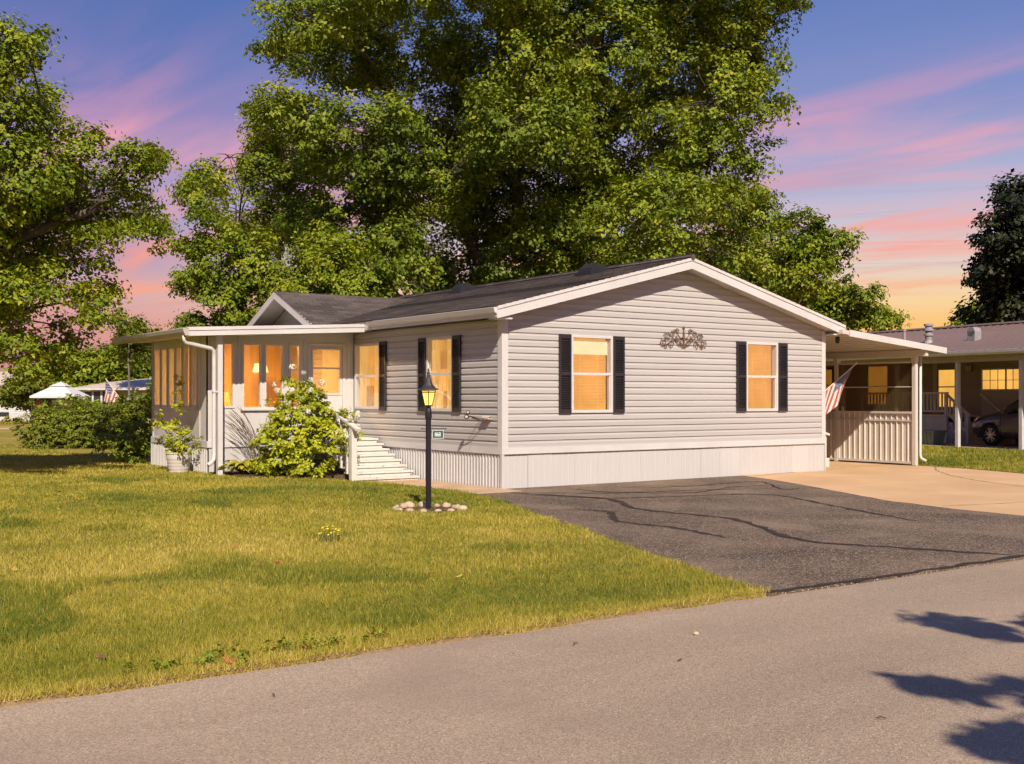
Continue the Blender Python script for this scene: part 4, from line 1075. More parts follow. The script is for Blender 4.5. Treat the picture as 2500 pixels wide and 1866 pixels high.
# ------------------------------------------------------------------ hose holder on the side wall
hose = thing('hose_hanger', 'dark metal hose hanger with tan shelf on the side wall near the corner', 'hose hanger', (-.05, .52, 1.15))
M_dkb = mat("dark_bronze", (.05, .035, .028), .45, .2, 12)
M_tan = mat("tan_plastic", (.52, .45, .36), .5, .08, 8)
mb = MB(); mb.box(-.10, -.02, .28, .50, 1.145, 1.165); mb.prism([(-.10, .28, 1.166), (-.10, .50, 1.166), (-.03, .50, 1.20), (-.03, .28, 1.20)], (0, 0, .008)); mb.obj('shelf', M_tan, hose)
mb = MB(); mb.tube([(-.02, .36, 1.15), (-.20, .48, 1.17), (-.27, .60, 1.20)], .012, 6); mb.tube([(-.02, .62, 1.13), (-.20, .60, 1.165)], .010, 6); mb.obj('arm', M_dkb, hose)
for (y, z, r, m) in ((.66, 1.185, .042, M_dkb), (.62, 1.262, .034, M_dkb)):
    mb = MB(); mb.lathe([(0, -.02), (r * .9, -.016), (r, 0), (r * .9, .016), (0, .02)], (0, 0, 0), 16); o = place(mb.mesh('knob', m, True), 'knob', hose, (-.27, y, z), rot=(R_(90), 0, R_(-40)))
    mb = MB(); mb.lathe([(0, .0), (r * .6, .0), (r * .55, .006), (0, .008)], (0, 0, .0205), 14); place(mb.mesh('knob_face', M_tan), 'knob_face', o)
mb = MB(); mb.tube([(-.27, .66, 1.185), (-.27, .62, 1.262)], .014, 6); mb.obj('bracket', M_dkb, hose)

# ------------------------------------------------------------------ flags
def flag_mat():
    m = bpy.data.materials.new("flag_cloth"); m.use_nodes = True
    N, L = m.node_tree.nodes, m.node_tree.links; b = N['Principled BSDF']; b.inputs['Roughness'].default_value = .8
    at = N.new('ShaderNodeAttribute'); at.attribute_name = 'hue'
    cr = N.new('ShaderNodeValToRGB'); cr.color_ramp.interpolation = 'CONSTANT'
    cr.color_ramp.elements[0].color = (.44, .11, .09, 1); cr.color_ramp.elements[0].position = 0
    cr.color_ramp.elements[1].position = .3; cr.color_ramp.elements[1].color = (.74, .68, .62, 1)
    e = cr.color_ramp.elements.new(.6); e.color = (.08, .11, .24, 1)
    L.new(at.outputs['Fac'], cr.inputs[0]); L.new(cr.outputs[0], b.inputs['Base Color'])
    t = N.new('ShaderNodeBsdfTranslucent'); L.new(cr.outputs[0], t.inputs[0])
    ms = N.new('ShaderNodeMixShader'); ms.inputs[0].default_value = .3; L.new(b.outputs[0], ms.inputs[1]); L.new(t.outputs[0], ms.inputs[2]); L.new(ms.outputs[0], N['Material Output'].inputs[0])
    return m
M_flag = flag_mat()
def flag_cloth(H0, H1, fly, wave, n1=39, n2=60):
    """hoist from H0 (canton end) to H1, fly(i) -> vector for distance 0..1 along the fly"""
    H0, H1 = Vector(H0), Vector(H1); V = []; hue = []
    def pt(a, b): return H0.lerp(H1, a) + fly(a, b) + wave(a, b)
    for i in range(n1):
        for j in range(n2):
            a0, a1, b0, b1 = i / n1, (i + 1) / n1, j / n2, (j + 1) / n2
            V += [pt(a0, b0), pt(a1, b0), pt(a1, b1), pt(a0, b1)]
            st = int(i // 3); h = .1 if st % 2 == 0 else .4
            if a0 < 7 / 13 and b0 < .4:
                h = .8
                gi, gj = i % 4, j % 4
                if gi == 1 and gj == 1 or (gi == 3 and gj == 3): h = .4
            hue.append(h)
    return np_mesh('flag_cloth', np.array([tuple(v) for v in V]), 4, hue, M_flag)
fl = thing('flag', 'faded stars and stripes flag on an angled pole beside the right corner of the home', 'flag', (8.02, .5, 1.28))
B, T = Vector((8.03, .5, 1.28)), Vector((9.82, .60, 2.25))
M_pole = mat("pale_pole", (.62, .52, .38), .5, .1, 6)
mb = MB(); mb.tube([B, T], .013, 8); mb.obj('pole', M_pole, fl); mb = MB(); mb.lathe([(0, 0), (.022, .012), (.026, .03), (.02, .05), (0, .06)], tuple(T - Vector((0, 0, .02))), 10); mb.obj('pole_tip', M_pole, fl, smooth=True)
mb = MB(); mb.box(8.0425, 8.06, .46, .54, 1.23, 1.33); mb.obj('bracket', M_white, fl)
place(flag_cloth(B.lerp(T, .96), B.lerp(T, .30), lambda a, b: Vector((-.52 * b * (1 - .25 * a), -.10 * b, -.70 * b * (.80 + .30 * a) - .10 * b * b)), lambda a, b: Vector((0, 1, .15)) * (.05 * b * math.sin(a * 11 + b * 2.2))), 'cloth', fl)
fl2 = thing('flag', 'stars and stripes flag on a slanted pole before the far pale house', 'flag', (3.9, 34.6, .1))
B2, T2 = Vector((4.30, 34.3, .9)), Vector((3.45, 34.9, 2.35))
mb = MB(); mb.tube([Vector((4.55, 34.3, .09)), B2, T2], .02, 6); mb.obj('pole', M_pole, fl2)
place(flag_cloth(B2.lerp(T2, .98), B2.lerp(T2, .45), lambda a, b: Vector((-.35 * b * a - .05 * b, .1 * b, -.85 * b)), lambda a, b: Vector((.6, .6, 0)) * (.07 * b * math.sin(a * 9 + b * 3)), 26, 30), 'cloth', fl2)

# ------------------------------------------------------------------ side steps handrail beyond the right corner
sst = thing('side_steps', 'white steps with sloping handrail at the side door under the carport', 'steps', (8.5, .9, .03))
for i in range(3):
    mb = MB(); mb.box(8.05, 8.95 - .28 * i, .62, 1.55, .03 + .19 * i, .03 + .19 * (i + 1) - .002); mb.obj('step', M_wood, sst)
mb = MB(); mb.bar((8.06, .55, .93), (8.80, .55, .72), .14, .045); mb.obj('handrail', M_white, sst)
mb = MB(); mb.bar((8.06, .55, 1.0), (8.62, .55, .84), .05, .03); mb.obj('rail_cap', M_white, sst)
for x, z in ((8.14, .88), (8.72, .715)):
    mb = MB(); mb.box(x - .03, x + .03, .53, .585, .03, z); mb.obj('rail_post', M_white, sst)

# ------------------------------------------------------------------ planting by the sunroom
hy = make_bush('hydrangea_bush', 'lime green hydrangea bush with cream flower heads in front of the sunroom', 'bush', (-2.0, 3.45, .10),
               [(-2.05, 3.40, .75, .62), (-1.60, 3.15, .72, .52), (-2.45, 3.60, .70, .45), (-1.95, 3.50, 1.20, .45), (-2.25, 3.55, 1.35, .35), (-1.70, 3.35, 1.35, .32), (-1.90, 3.55, 1.66, .26), (-2.05, 3.62, 1.80, .16), (-1.45, 2.95, 1.0, .32), (-2.0, 3.2, .42, .5), (-2.6, 3.5, .45, .30)],
               230, 44, .075, .044, M_leaf_lime, 31, M_stem, 26, gap=.12)
M_flow = mat("cream_petals", (.66, .64, .52), .8, .12, 30)
def flower_mesh(seed):
    rng = np.random.default_rng(seed); n = 90; d = rng.normal(0, 1, (n, 3)); d /= np.linalg.norm(d, axis=1, keepdims=True)
    P = d * np.array((.075, .075, .07)) * (.85 + .2 * rng.random((n, 1)))
    me = np_mesh('flower_head', leaves(P, d * 2, np.full(n, .030), rng, 1.0, -.1), 4, rng.random(n), M_flow); return me
fm = [flower_mesh(i) for i in range(3)]
for i, p in enumerate([(-2.05, 3.60, 2.02), (-1.93, 3.40, 1.92), (-1.62, 3.30, 1.74), (-1.78, 3.40, 1.80), (-2.48, 3.40, 1.70), (-2.44, 3.36, 1.60), (-2.20, 3.30, 1.60), (-1.86, 3.25, 1.62), (-1.30, 2.90, 1.28), (-1.22, 2.70, 1.14), (-1.38, 2.70, 1.12), (-1.14, 2.85, 1.20), (-1.45, 2.68, .80), (-1.30, 2.72, .62), (-1.18, 2.78, .98)]):
    o = place(fm[i % 3], 'flower_head', hy, (p[0] - .09, p[1] - .13, p[2] + .03), rz=i * 1.3); s = random.Random(i).uniform(.6, .95); o.scale = (s, s, s)
# hosta clumps
def hosta(name, label, base, n, r, seed, m):
    root = thing(name, label, 'plant', base); rr = random.Random(seed)
    V = []; hue = []
    for i in range(n):
        a = rr.uniform(0, 6.28); L_ = r * rr.uniform(.5, 1.0); wd = L_ * rr.uniform(.22, .32); up = rr.uniform(.35, .95)
        d = Vector((math.cos(a), math.sin(a), 0)); sd = Vector((-d.y, d.x, 0)); b = Vector(base) + d * .04
        h = rr.random(); prev = None
        for k in range(6):
            t = k / 5; p = b + d * L_ * t + Vector((0, 0, L_ * (up * 1.6 * t - 1.35 * up * t * t * .9))); w = wd * math.sin(math.pi * min(1, t * .85 + .12)) * .5 if k < 5 else .003
            cur = (p + sd * w + Vector((0, 0, w * .3)), p - sd * w + Vector((0, 0, w * .3)))
            if prev: V += [prev[0], prev[1], cur[1], cur[0]]; hue.append(min(1, h * .8 + .2 * t))
            prev = cur
    place(np_mesh('leaves', np.array([tuple(v) for v in V]), 4, hue, m), 'leaves', root); return root
hosta('hosta', 'yellow green hosta clump left of the hydrangea by the sunroom post', (-2.66, 4.42, .125), 150, .50, 1, M_leaf_hosta)
hosta('hosta', 'smaller yellow green hosta clump at the foot of the hydrangea', (-2.32, 3.95, .125), 110, .40, 2, M_leaf_hosta)
make_bush('groundcover', 'low leafy groundcover between hosta and hydrangea', 'plant', (-2.4, 4.3, .12), [(-2.4, 4.3, .30, .22), (-2.25, 4.6, .30, .2), (-2.1, 4.4, .35, .2)], 240, 24, .06, .042, M_leaf_green, 5, M_stem)
# tall ornamental grass
og = thing('ornamental_grass', 'clump of thin arching brown grass stalks against the sunroom wall', 'grass clump', (-2.25, 4.85, .12))
mb = MB(); rr = random.Random(6)
for i in range(34):
    a = rr.uniform(2.2, 3.9) if i < 24 else rr.uniform(0, 6.28); L_ = rr.uniform(.9, 1.5); k = rr.uniform(.25, .65)
    d = Vector((math.cos(a), math.sin(a) * .3, 0)); b = Vector((-2.2 + rr.uniform(-.12, .12), 4.85 + rr.uniform(-.08, .08), .12))
    pts = [b + d * k * L_ * t * t + Vector((0, 0, L_ * (t - .18 * t * t))) for t in (0, .25, .5, .75, .9, 1)]
    mb.tube(pts, [.004, .0035, .003, .004, .006, .002], 4, cap=False)
mb.obj('stalks', mat("dry_grass", (.16, .10, .065), .8, .3, 8), og, fix=False)
# potted plant
M_pot = mat("white_pot", (.54, .51, .48), .55, .06, 4)
pot = thing('plant_pot', 'round ribbed white plant pot on the lawn at the sunroom corner', 'pot', (-3.42, 5.72, .10))
pr = [(.0, .0), (.175, .0), (.185, .03), (.178, .035), (.198, .09), (.190, .095), (.208, .15), (.200, .155), (.218, .21), (.210, .215), (.228, .27), (.232, .35), (.245, .36), (.245, .385), (.225, .385), (.215, .35), (.0, .345)]
mb = MB(); mb.lathe(pr, (-3.42, 5.72, .10), 32, cap=False); mb.obj('body', M_pot, pot, smooth=False)
mb = MB(); mb.lathe([(.0, 0), (.212, 0)], (-3.42, 5.72, .44), 24, cap=False); mb.obj('soil', M_mulch, pot)
pp = make_bush('potted_shrub', 'leafy green shrub growing in the white pot with a tall shoot', 'plant', (-3.42, 5.72, .44),
          [(-3.42, 5.72, .72, .30), (-3.35, 5.40, .68, .28), (-3.52, 6.05, .90, .32), (-3.5, 6.2, 1.12, .24), (-3.3, 5.25, .50, .22), (-3.50, 6.2, .55, .32), (-3.45, 6.5, .42, .28), (-3.42, 5.95, 1.38, .12), (-3.40, 5.85, 1.60, .12), (-3.40, 5.95, 1.82, .11), (-3.38, 5.6, 1.2, .10)], 230, 26, .055, .036, M_leaf_lime, 8, M_stem, 14, gap=.25)
make_bush('shrub', 'leafy green shrub at the back corner of the sunroom skirting', 'bush', (-3.25, 9.1, .10), [(-3.3, 9.1, .40, .40), (-3.5, 9.5, .55, .40), (-3.2, 8.75, .35, .25), (-3.0, 9.6, .7, .4)], 150, 40, .075, .048, M_leaf_green, 9, M_stem)
make_bush('shrub', 'dark shaded shrub with white blooms between hedge and sunroom', 'bush', (-2.1, 12.2, .10), [(-2.1, 12.2, .7, .6), (-2.2, 12.3, 1.3, .5), (-1.9, 11.9, 1.6, .35), (-2.5, 12.7, .9, .5)], 130, 40, .09, .055, M_leaf_hedge, 10, M_stem)
def hedge():
    root = thing('hedge', 'large rounded clipped green hedge on the back lawn left of the sunroom', 'hedge', (-1.9, 17.5, .10))
    L_ = []
    for t in np.linspace(0, 1, 7): L_.append((-3.10 + 2.75 * t, 18.1 - 1.4 * t, .72 + .18 * t, .62 + .12 * t)); L_.append((-3.0 + 2.7 * t, 17.9 - 1.3 * t, .38, .55))
    L_ += [(-1.0, 17.4, 1.15, .45), (-.4, 17.0, 1.2, .45), (-2.0, 17.7, 1.0, .5)]
    return make_bush('hedge', None, None, (-1.9, 17.5, .10), L_, 420, 22, .06, .042, M_leaf_hedge, 12, M_stem, 12, root=root, shell=.7)
hedge()
# yellow wild flowers
wf = thing('wildflower', 'small cluster of yellow wild flowers growing in the lawn', 'flower', (-5.48, -4.78, .02))
rr = random.Random(3); M_yel = mat("yellow_petals", (.75, .60, .03), .7, .15, 30)
mb = MB(); tips = []
for i in range(26):
    b = Vector((-5.48 + rr.uniform(-.12, .12) * .82, -4.78 - rr.uniform(-.12, .12) * .57, .02)); t = b + Vector((rr.uniform(-.03, .03), rr.uniform(-.03, .03), rr.uniform(.06, .17))); mb.tube([b, t], .0025, 4); tips.append(t)
mb.obj('stems', M_stem, wf, fix=False)
fy = MB(); fy.lathe([(0, .004), (.012, .006), (.010, 0), (0, -.004)], (0, 0, 0), 7); fym = fy.mesh('blossom', M_yel)
for t in tips: place(fym, 'blossom', wf, t, rot=(rr.uniform(-.6, .6), rr.uniform(-.6, .6), 0))
# fallen leaves
lv = {'orange': mat("orange_leaf", (.36, .12, .03), .7, .3, 30), 'yellow': mat("yellow_leaf", (.50, .33, .06), .7, .2, 30), 'brown': mat("brown_leaf", (.16, .07, .03), .8, .3, 30)}
def leaf_mesh(m, seed):
    r = random.Random(seed); mb = MB(); n = 14; vs = [(0, 0, .012)]
    for i in range(n):
        a = 2 * math.pi * i / n; q = .042 * (1 if i % 2 == 0 else .55) * r.uniform(.8, 1.2); vs.append((q * math.cos(a), q * .8 * math.sin(a), r.uniform(0, .02)))
    mb.add(vs, [(0, i + 1, (i + 1) % n + 1) for i in range(n)]); return mb.mesh('fallen_leaf', m, fix=False)
lm = {k: [leaf_mesh(m, j) for j in range(3)] for k, m in lv.items()}
FALL = [(-6.46, -4.72, 'orange'), (-8.9, -3.6, 'orange'), (-8.57, -5.1, 'yellow')]
rr = random.Random(21); cnt = 0
while cnt < 46:
    x, y = rr.uniform(-13.5, -1.6), rr.uniform(-9.2, 3.5)
    if x > float(edge_left(y)) - .3: continue
    if rr.random() > .30 + .07 * max(0, -x - 2): continue
    FALL.append((x, y, rr.choice(['orange', 'orange', 'yellow', 'brown']))); cnt += 1
FALL += [(-7.85, -9.30, 'orange'), (-8.35, -9.36, 'orange'), (-7.30, -9.25, 'yellow')]
for i, (x, y, k) in enumerate(FALL):
    o = place(lm[k][i % 3], 'fallen_leaf', None, (x, y, float(lawn_z(x, y)) + .028), rot=(rr.uniform(-.4, .4), rr.uniform(-.4, .4), rr.uniform(0, 6)))
    o.scale = (.85,) * 3; tag(o, f'{k} fallen leaf lying on the lawn grass', 'leaf', f'{k} leaves fallen on the lawn')

# ------------------------------------------------------------------ site plan helper: metres right of / away from the street viewpoint -> world
ALONG = R_(-35.31)      # turn of things that face the street viewpoint squarely

# ------------------------------------------------------------------ neighbouring house on the right
nx, ny = site(13.3, 34.1)
NR = R_(-9.5)
nb = thing('neighbour_house', 'taupe sided house with brown metal roof and carport posts to the right of the home', 'house', (nx, ny, 0), rz=NR, local=True)
M_taupe = mat("taupe_siding", (.30, .25, .195), .6, .06, 1, (.3, .3, 5))
M_brownroof = mat("brown_metal_roof", (.150, .100, .088), .5, .08, 1.5)
M_beige = mat("beige_panel", (.40, .35, .28), .6, .05, 2)
M_offw = mat("weathered_white", (.52, .51, .52), .6, .08, 4)
M_nlit = mat("neighbour_lit_window", (.2, .1, .03), .7, .16, 1.5, (1, 1, .7), emit=(.84, .43, .085), emit_s=.75)
mb = MB(); WXN = 3.7
for i in range(24):     # lap siding, one step per course
    z0 = .05 + i * .115; z1 = z0 + .115
    mb.add([(WXN - .016, -9, z0), (WXN - .016, 13, z0), (WXN - .002, 13, z1), (WXN - .002, -9, z1), (WXN, -9, z0), (WXN, 13, z0)], [(0, 1, 2, 3), (4, 5, 1, 0)])
mb.obj('siding', M_taupe, nb, fix=False)
mb = MB(); mb.box(WXN + .001, WXN + 5, -9, 13, 0, 2.80); mb.obj('wall', M_taupe, nb)
NE, NRG = 2.88, 3.96
nz = lambda x: NE + (x + .4) * (NRG - NE) / 4.9
mb = MB(); pw = .305
mb.add([(-.40, 0, nz(-.40)), (4.5, 0, NRG), (4.5, pw * .86, NRG), (-.40, pw * .86, nz(-.40)), (-.40, pw * .90, nz(-.4) + .022), (4.5, pw * .90, NRG + .022), (-.40, pw * .97, nz(-.4) + .022), (4.5, pw * .97, NRG + .022), (-.40, pw, nz(-.4)), (4.5, pw, NRG)],
       [(0, 1, 2, 3), (3, 2, 5, 4), (4, 5, 7, 6), (6, 7, 9, 8)])
rpm = mb.mesh('roof_panel', M_brownroof, fix=False)
for i in range(74): place(rpm, 'roof_panel', nb, (0, -9.3 + i * pw, 0))
mb = MB(); mb.hexa([(-.38, -9.3, nz(-.38) - .12), (4.5, -9.3, NRG - .12), (4.5, 13.27, NRG - .12), (-.38, 13.27, nz(-.38) - .12)], [(-.38, -9.3, nz(-.38) - .01), (4.5, -9.3, NRG - .01), (4.5, 13.27, NRG - .01), (-.38, 13.27, nz(-.38) - .01)]); mb.obj('roof_deck', M_taupe, nb)
mb = MB(); mb.hexa([(4.5, -9.3, NRG - .1), (9.4, -9.3, 2.8), (9.4, 13.27, 2.8), (4.5, 13.27, NRG - .1)], [(4.5, -9.3, NRG), (9.4, -9.3, 2.9), (9.4, 13.27, 2.9), (4.5, 13.27, NRG)]); mb.obj('roof', M_brownroof, nb)
mb = MB(); mb.prism([(4.30, -9.3, NRG - .0), (4.5, -9.3, NRG + .07), (4.70, -9.3, NRG + .0)], (0, 22.57, 0)); mb.obj('ridge_cap', M_brownroof, nb)
for a, b in ((-9.3, -.45), (-.44, 13.27)):
    mb = MB(); mb.prism([(-.385, a, 2.74), (-.46, a, 2.74), (-.50, a, 2.80), (-.51, a, 2.875), (-.385, a, 2.885)], (0, b - a, 0)); mb.obj('gutter', M_white, nb)
mb = MB(); mb.box(-.06, .06, -9, 13, 2.56, 2.76); mb.obj('header_beam', M_beige, nb)
for y in (-4.5, -2.28, 0, 2.44, 4.9, 7.3):
    mb = MB(); mb.box(-.055, .055, y - .055, y + .055, .02, 2.56); mb.obj('post', M_offw, nb)
# roof fittings
M_galv = mat("galvanised", (.30, .28, .29), .6, .12, 8, metal=.1)
def on_roof(name, prof, x, y, n=14):
    mb = MB(); mb.lathe(prof, (x, y, nz(x)), n); mb.obj(name, M_galv, nb, smooth=False)
on_roof('vent_pipe', [(.05, -.05), (.05, .50), (.065, .50), (.065, .58), (.0, .58)], .9, 3.05)
on_roof('chimney_flue', [(.17, -.04), (.13, .05), (.11, .10), (.11, .22), (.15, .24), (.15, .29), (.10, .31), (.10, .38), (.16, .40), (.16, .45), (.11, .47), (.11, .54), (.15, .56), (.15, .62), (.0, .64)], 1.35, 2.45)
mb = MB(); mb.box(1.3, 1.7, .55, .95, nz(1.5) - .05, nz(1.5) + .02); mb.box(1.36, 1.64, .60, .90, nz(1.5) + .02, nz(1.5) + .26); mb.tube([(1.36, .75, nz(1.5) + .25), (1.64, .75, nz(1.5) + .25)], .15, 12); mb.obj('roof_vent', M_galv, nb)
# door
mb = MB(); mb.box(WXN - .05, WXN - .017, 3.36, 3.46, .80, 2.80); mb.box(WXN - .05, WXN - .017, 4.32, 4.50, .80, 2.80); mb.box(WXN - .05, WXN - .017, 3.46, 4.32, 2.70, 2.80)
nd = mb.obj('door', M_beige, nb)
mb = MB(); mb.box(WXN - .03, WXN - .018, 3.46, 4.32, .80, 2.70); mb.obj('door_leaf', mat("grey_green_door", (.20, .21, .18), .6, .06), nd)
for z0, z1 in ((1.20, 1.86), (1.90, 2.46)):
    mb = MB(); mb.box(WXN - .036, WXN - .031, 3.55, 4.24, z0, z1); mb.obj('pane', M_nlit, nd)
def lit_win(y0, y1, z0, z1, mull, name='window', shut=0):
    mb = MB(); t = .05
    mb.box(WXN - .055, WXN - .018, y0 - t, y0, z0 - t, z1 + t); mb.box(WXN - .055, WXN - .018, y1, y1 + t, z0 - t, z1 + t); mb.box(WXN - .055, WXN - .018, y0, y1, z1, z1 + t); mb.box(WXN - .055, WXN - .018, y0, y1, z0 - t, z0)
    for m in mull:
        if m[0] == 'v': mb.box(WXN - .05, WXN - .02, m[1] - m[2], m[1] + m[2], z0, z1)
        else: mb.box(WXN - .05, WXN - .02, y0, y1, m[1] - m[2], m[1] + m[2])
    o = mb.obj(name, M_offw, nb)
    mb = MB(); mb.box(WXN - .028, WXN - .019, y0, y1, z0, z1); mb.obj('pane', M_nlit, o)
    if shut:
        for a, b in ((y0 - t - shut, y0 - t - .01), (y1 + t + .01, y1 + t + shut)):
            mb = MB(); mb.box(WXN - .045, WXN - .017, a, b, z0 - t, z1 + t); mb.obj('shutter', M_beige, o)
    return o
lit_win(6.66, 7.64, 1.27, 2.66, [('h', 1.92, .02)], shut=.42)
lit_win(9.6, 10.4, 1.4, 2.6, [('h', 2.0, .02)])
# sectional panel with glazed top on the right
for i, (z0, z1) in enumerate(((.35, .80), (.81, 1.27), (1.28, 1.74))):
    mb = MB(); mb.box(WXN - .06, WXN - .018, -1.9, 2.40, z0, z1); mb.obj('garage_panel', M_beige, nb)
lit_win(.885, 2.36, 1.79, 2.42, [('v', 1.42, .03), ('v', 1.74, .008), ('v', 2.05, .008), ('v', 1.14, .008), ('h', 2.08, .008)])
lit_win(-1.8, .78, 1.79, 2.42, [('v', -.5, .03), ('h', 2.08, .008)])
mb = MB(); mb.lathe([(0, -.14), (.10, -.12), (.11, 0), (.10, .12), (0, .14)], (WXN - .09, 2.88, 2.50), 14); tag_o = mb.obj('wall_light', M_beige, nb, smooth=True)
# raised landing, railing and stair
deck = thing('porch_stairs', 'white railed landing and stairs at the neighbouring door', 'stairs', (nx, ny, 0), rz=NR, local=True)
mb = MB(); mb.box(2.0, 3.68, 2.34, 6.2, .88, .94); mb.obj('landing', M_offw, deck)
mb = MB(); mb.box(2.02, 2.05, 2.34, 6.2, .05, .87); mb.obj('skirt_panel', M_offw, deck)
for i in range(5):
    mb = MB(); mb.box(2.05, 3.6, 2.34 - .19 * (i + 1), 2.34 - .19 * i, .05, .88 - .165 * (i + 1)); mb.obj('step', M_offw, deck)
for y, zb, zt in ((2.34, .05, 1.68), (4.2, .94, 1.66), (6.15, .94, 1.66), (1.45, .05, .98)):
    mb = MB(); mb.box(1.96, 2.05, y - .045, y + .045, zb, zt); mb.obj('newel_post', M_offw, deck)
mb = MB(); mb.box(1.94, 2.08, 2.3, 6.2, 1.64, 1.69); mb.box(1.98, 2.04, 2.39, 6.1, 1.04, 1.10); mb.obj('handrail', M_offw, deck)
mb = MB(); mb.bar((2.0, 2.36, 1.64), (2.0, 1.40, .95), .11, .045); mb.bar((2.0, 2.34, 1.05), (2.0, 1.45, .38), .05, .06); mb.obj('stair_rail', M_offw, deck)
mb = MB(); mb.bar((3.58, 2.36, 1.64), (3.58, 1.05, .72), .11, .06); mb.box(3.54, 3.62, 1.0, 1.08, .05, .80); mb.obj('stair_rail', M_offw, deck)
for y in np.arange(2.52, 6.1, .155):
    mb = MB(); mb.box(1.99, 2.03, y - .022, y + .022, 1.10, 1.64); mb.obj('baluster', M_offw, deck)
for y in (2.18, 2.02, 1.86, 1.70, 1.56):
    k = (2.36 - y) * .72; mb = MB(); mb.box(1.985, 2.02, y - .02, y + .02, 1.05 - k, 1.62 - k); mb.obj('baluster', M_offw, deck)
mb = MB()     # lattice below the stair
for i in range(9):
    for sg in (-1, 1):
        a = 1.48 + i * .10; b = a + sg * .30
        if 1.44 < b < 2.32: mb.bar((2.015 + .004 * sg, a, .08), (2.015 + .004 * sg, b, .60), .006, .028, (1, 0, 0))
        mb.bar((2.015 + .004 * sg, a, .38), (2.015 + .004 * sg, min(2.32, max(1.46, a + sg * .2)), .08), .006, .026, (1, 0, 0))
mb.obj('lattice', M_offw, deck)
mb = MB(); mb.box(.0, 3.7, -9, 8, .02, .045); sl = place(mb.mesh('carport_slab', M_walk), 'carport_slab', None, (nx, ny, 0), rz=NR); tag(sl, kind='structure')
# tubs
M_tub = mat("grey_green_plastic", (.14, .19, .19), .5, .08, 5)
def loc_n(x, y, z=0): v = Matrix.Rotation(NR, 3, 'Z') @ Vector((x, y, z)); return (nx + v.x, ny + v.y, z)
for k, (x, y, s, lb) in enumerate(((.55, 1.55, 1.0, 'larger grey green plastic tub beside the neighbouring carport post'), (.85, 2.35, .92, 'smaller grey green tub with dark side next to the carport screen wall'))):
    t = thing('storage_tub', lb, 'tub', loc_n(x, y, .045), rz=NR, local=True, group='tubs by the neighbouring carport')
    mb = MB(); mb.hexa([(-.20 * s, -.25 * s, 0), (.20 * s, -.25 * s, 0), (.20 * s, .25 * s, 0), (-.20 * s, .25 * s, 0)], [(-.26 * s, -.33 * s, .40 * s), (.26 * s, -.33 * s, .40 * s), (.26 * s, .33 * s, .40 * s), (-.26 * s, .33 * s, .40 * s)]); mb.obj('body', M_tub, t)
    mb = MB(); mb.box(-.29 * s, .29 * s, -.36 * s, .36 * s, .401 * s, .45 * s); mb.obj('rim', M_tub, t)
    mb = MB()
    for q in (-.15, 0, .15): mb.hexa([(-.218 * s, q - .02, .02), (-.20 * s, q - .02, .02), (-.20 * s, q + .02, .02), (-.218 * s, q + .02, .02)], [(-.268 * s, q - .02, .38 * s), (-.25 * s, q - .02, .38 * s), (-.25 * s, q + .02, .38 * s), (-.268 * s, q + .02, .38 * s)])
    mb.obj('rib', M_tub, t)

# ------------------------------------------------------------------ parked car
M_paint = mat("dark_plum_paint", (.055, .040, .044), .28, .05, 2, coat=.8)
M_tyre = mat("tyre_rubber", (.012, .012, .012), .8, .2, 20)
M_rim = mat("alloy", (.55, .50, .48), .3, .05, 5, metal=.8)
M_cglass = mat("car_glass", (.012, .015, .016), .05, .1, 2, spec=.9)
M_hl = mat("headlamp_lens", (.55, .30, .10), .12, .1, 8, spec=.8)
car = thing('parked_car', 'dark plum car parked nose left under the neighbouring carport', 'car', loc_n(2.25, .02, .045), rz=NR, local=True)
ST = [(.94, .36, .58, .68, .50, .56, .40), (.84, .26, .66, .80, .76, .80, .62), (.52, .22, .78, .93, .90, .91, .74), (-.28, .20, .90, 1.05, .92, .94, .80), (-.72, .20, .95, 1.34, .92, .94, .76), (-1.22, .20, .97, 1.62, .92, .94, .68), (-2.0, .20, .98, 1.72, .92, .94, .70), (-3.0, .20, 1.0, 1.70, .92, .94, .69), (-3.55, .22, 1.02, 1.60, .90, .92, .66), (-3.85, .28, 1.0, 1.12, .84, .86, .62), (-3.95, .36, .8, .86, .7, .72, .5)]
def ring(st):
    y, zl, zb, zt, hl, hb, ht = st
    h = [(hl * .86, zl), (hl, zl + .14), (hb, (zl + zb) * .5 + .06), (hb * .985, zb), (ht + .3 * (hb - ht), zb + .72 * (zt - zb)), (ht * .92, zt - .02), (ht * .5, zt + .012)]
    return [(x, y, z) for x, z in h] + [(-x, y, z) for x, z in h[::-1]]
def lattice_pt(st, t):       # side glass line between belt and roof
    r = ring(st); a, b = Vector(r[10]), Vector(r[9]); c = Vector(r[8])
    return a.lerp(b, t / .72) if t < .72 else b.lerp(c, (t - .72) / .28)
bm_ = MB(); k = len(ring(ST[0])); vs = [p for s_ in ST for p in ring(s_)]
bm_.add(vs, [(i * k + j, i * k + (j + 1) % k, (i + 1) * k + (j + 1) % k, (i + 1) * k + j) for i in range(len(ST) - 1) for j in range(k)] + [tuple(range(k)), tuple(range((len(ST) - 1) * k, len(ST) * k))])
tb = bpy.data.objects.new('t', bm_.mesh('t')); COL.objects.link(tb)
cut = MB()
for ay in (0, -2.85):
    for sg in (-1, 1):
        n = 28; c0_ = [(sg * .62, ay + .375 * math.cos(2 * math.pi * q / n), .33 + .375 * math.sin(2 * math.pi * q / n)) for q in range(n)]
        cut.prism(c0_, (sg * .6, 0, 0))
tcut = bpy.data.objects.new('tc', cut.mesh('tc')); COL.objects.link(tcut)
ms = tb.modifiers.new('s', 'SUBSURF'); ms.levels = 2; ms.render_levels = 2
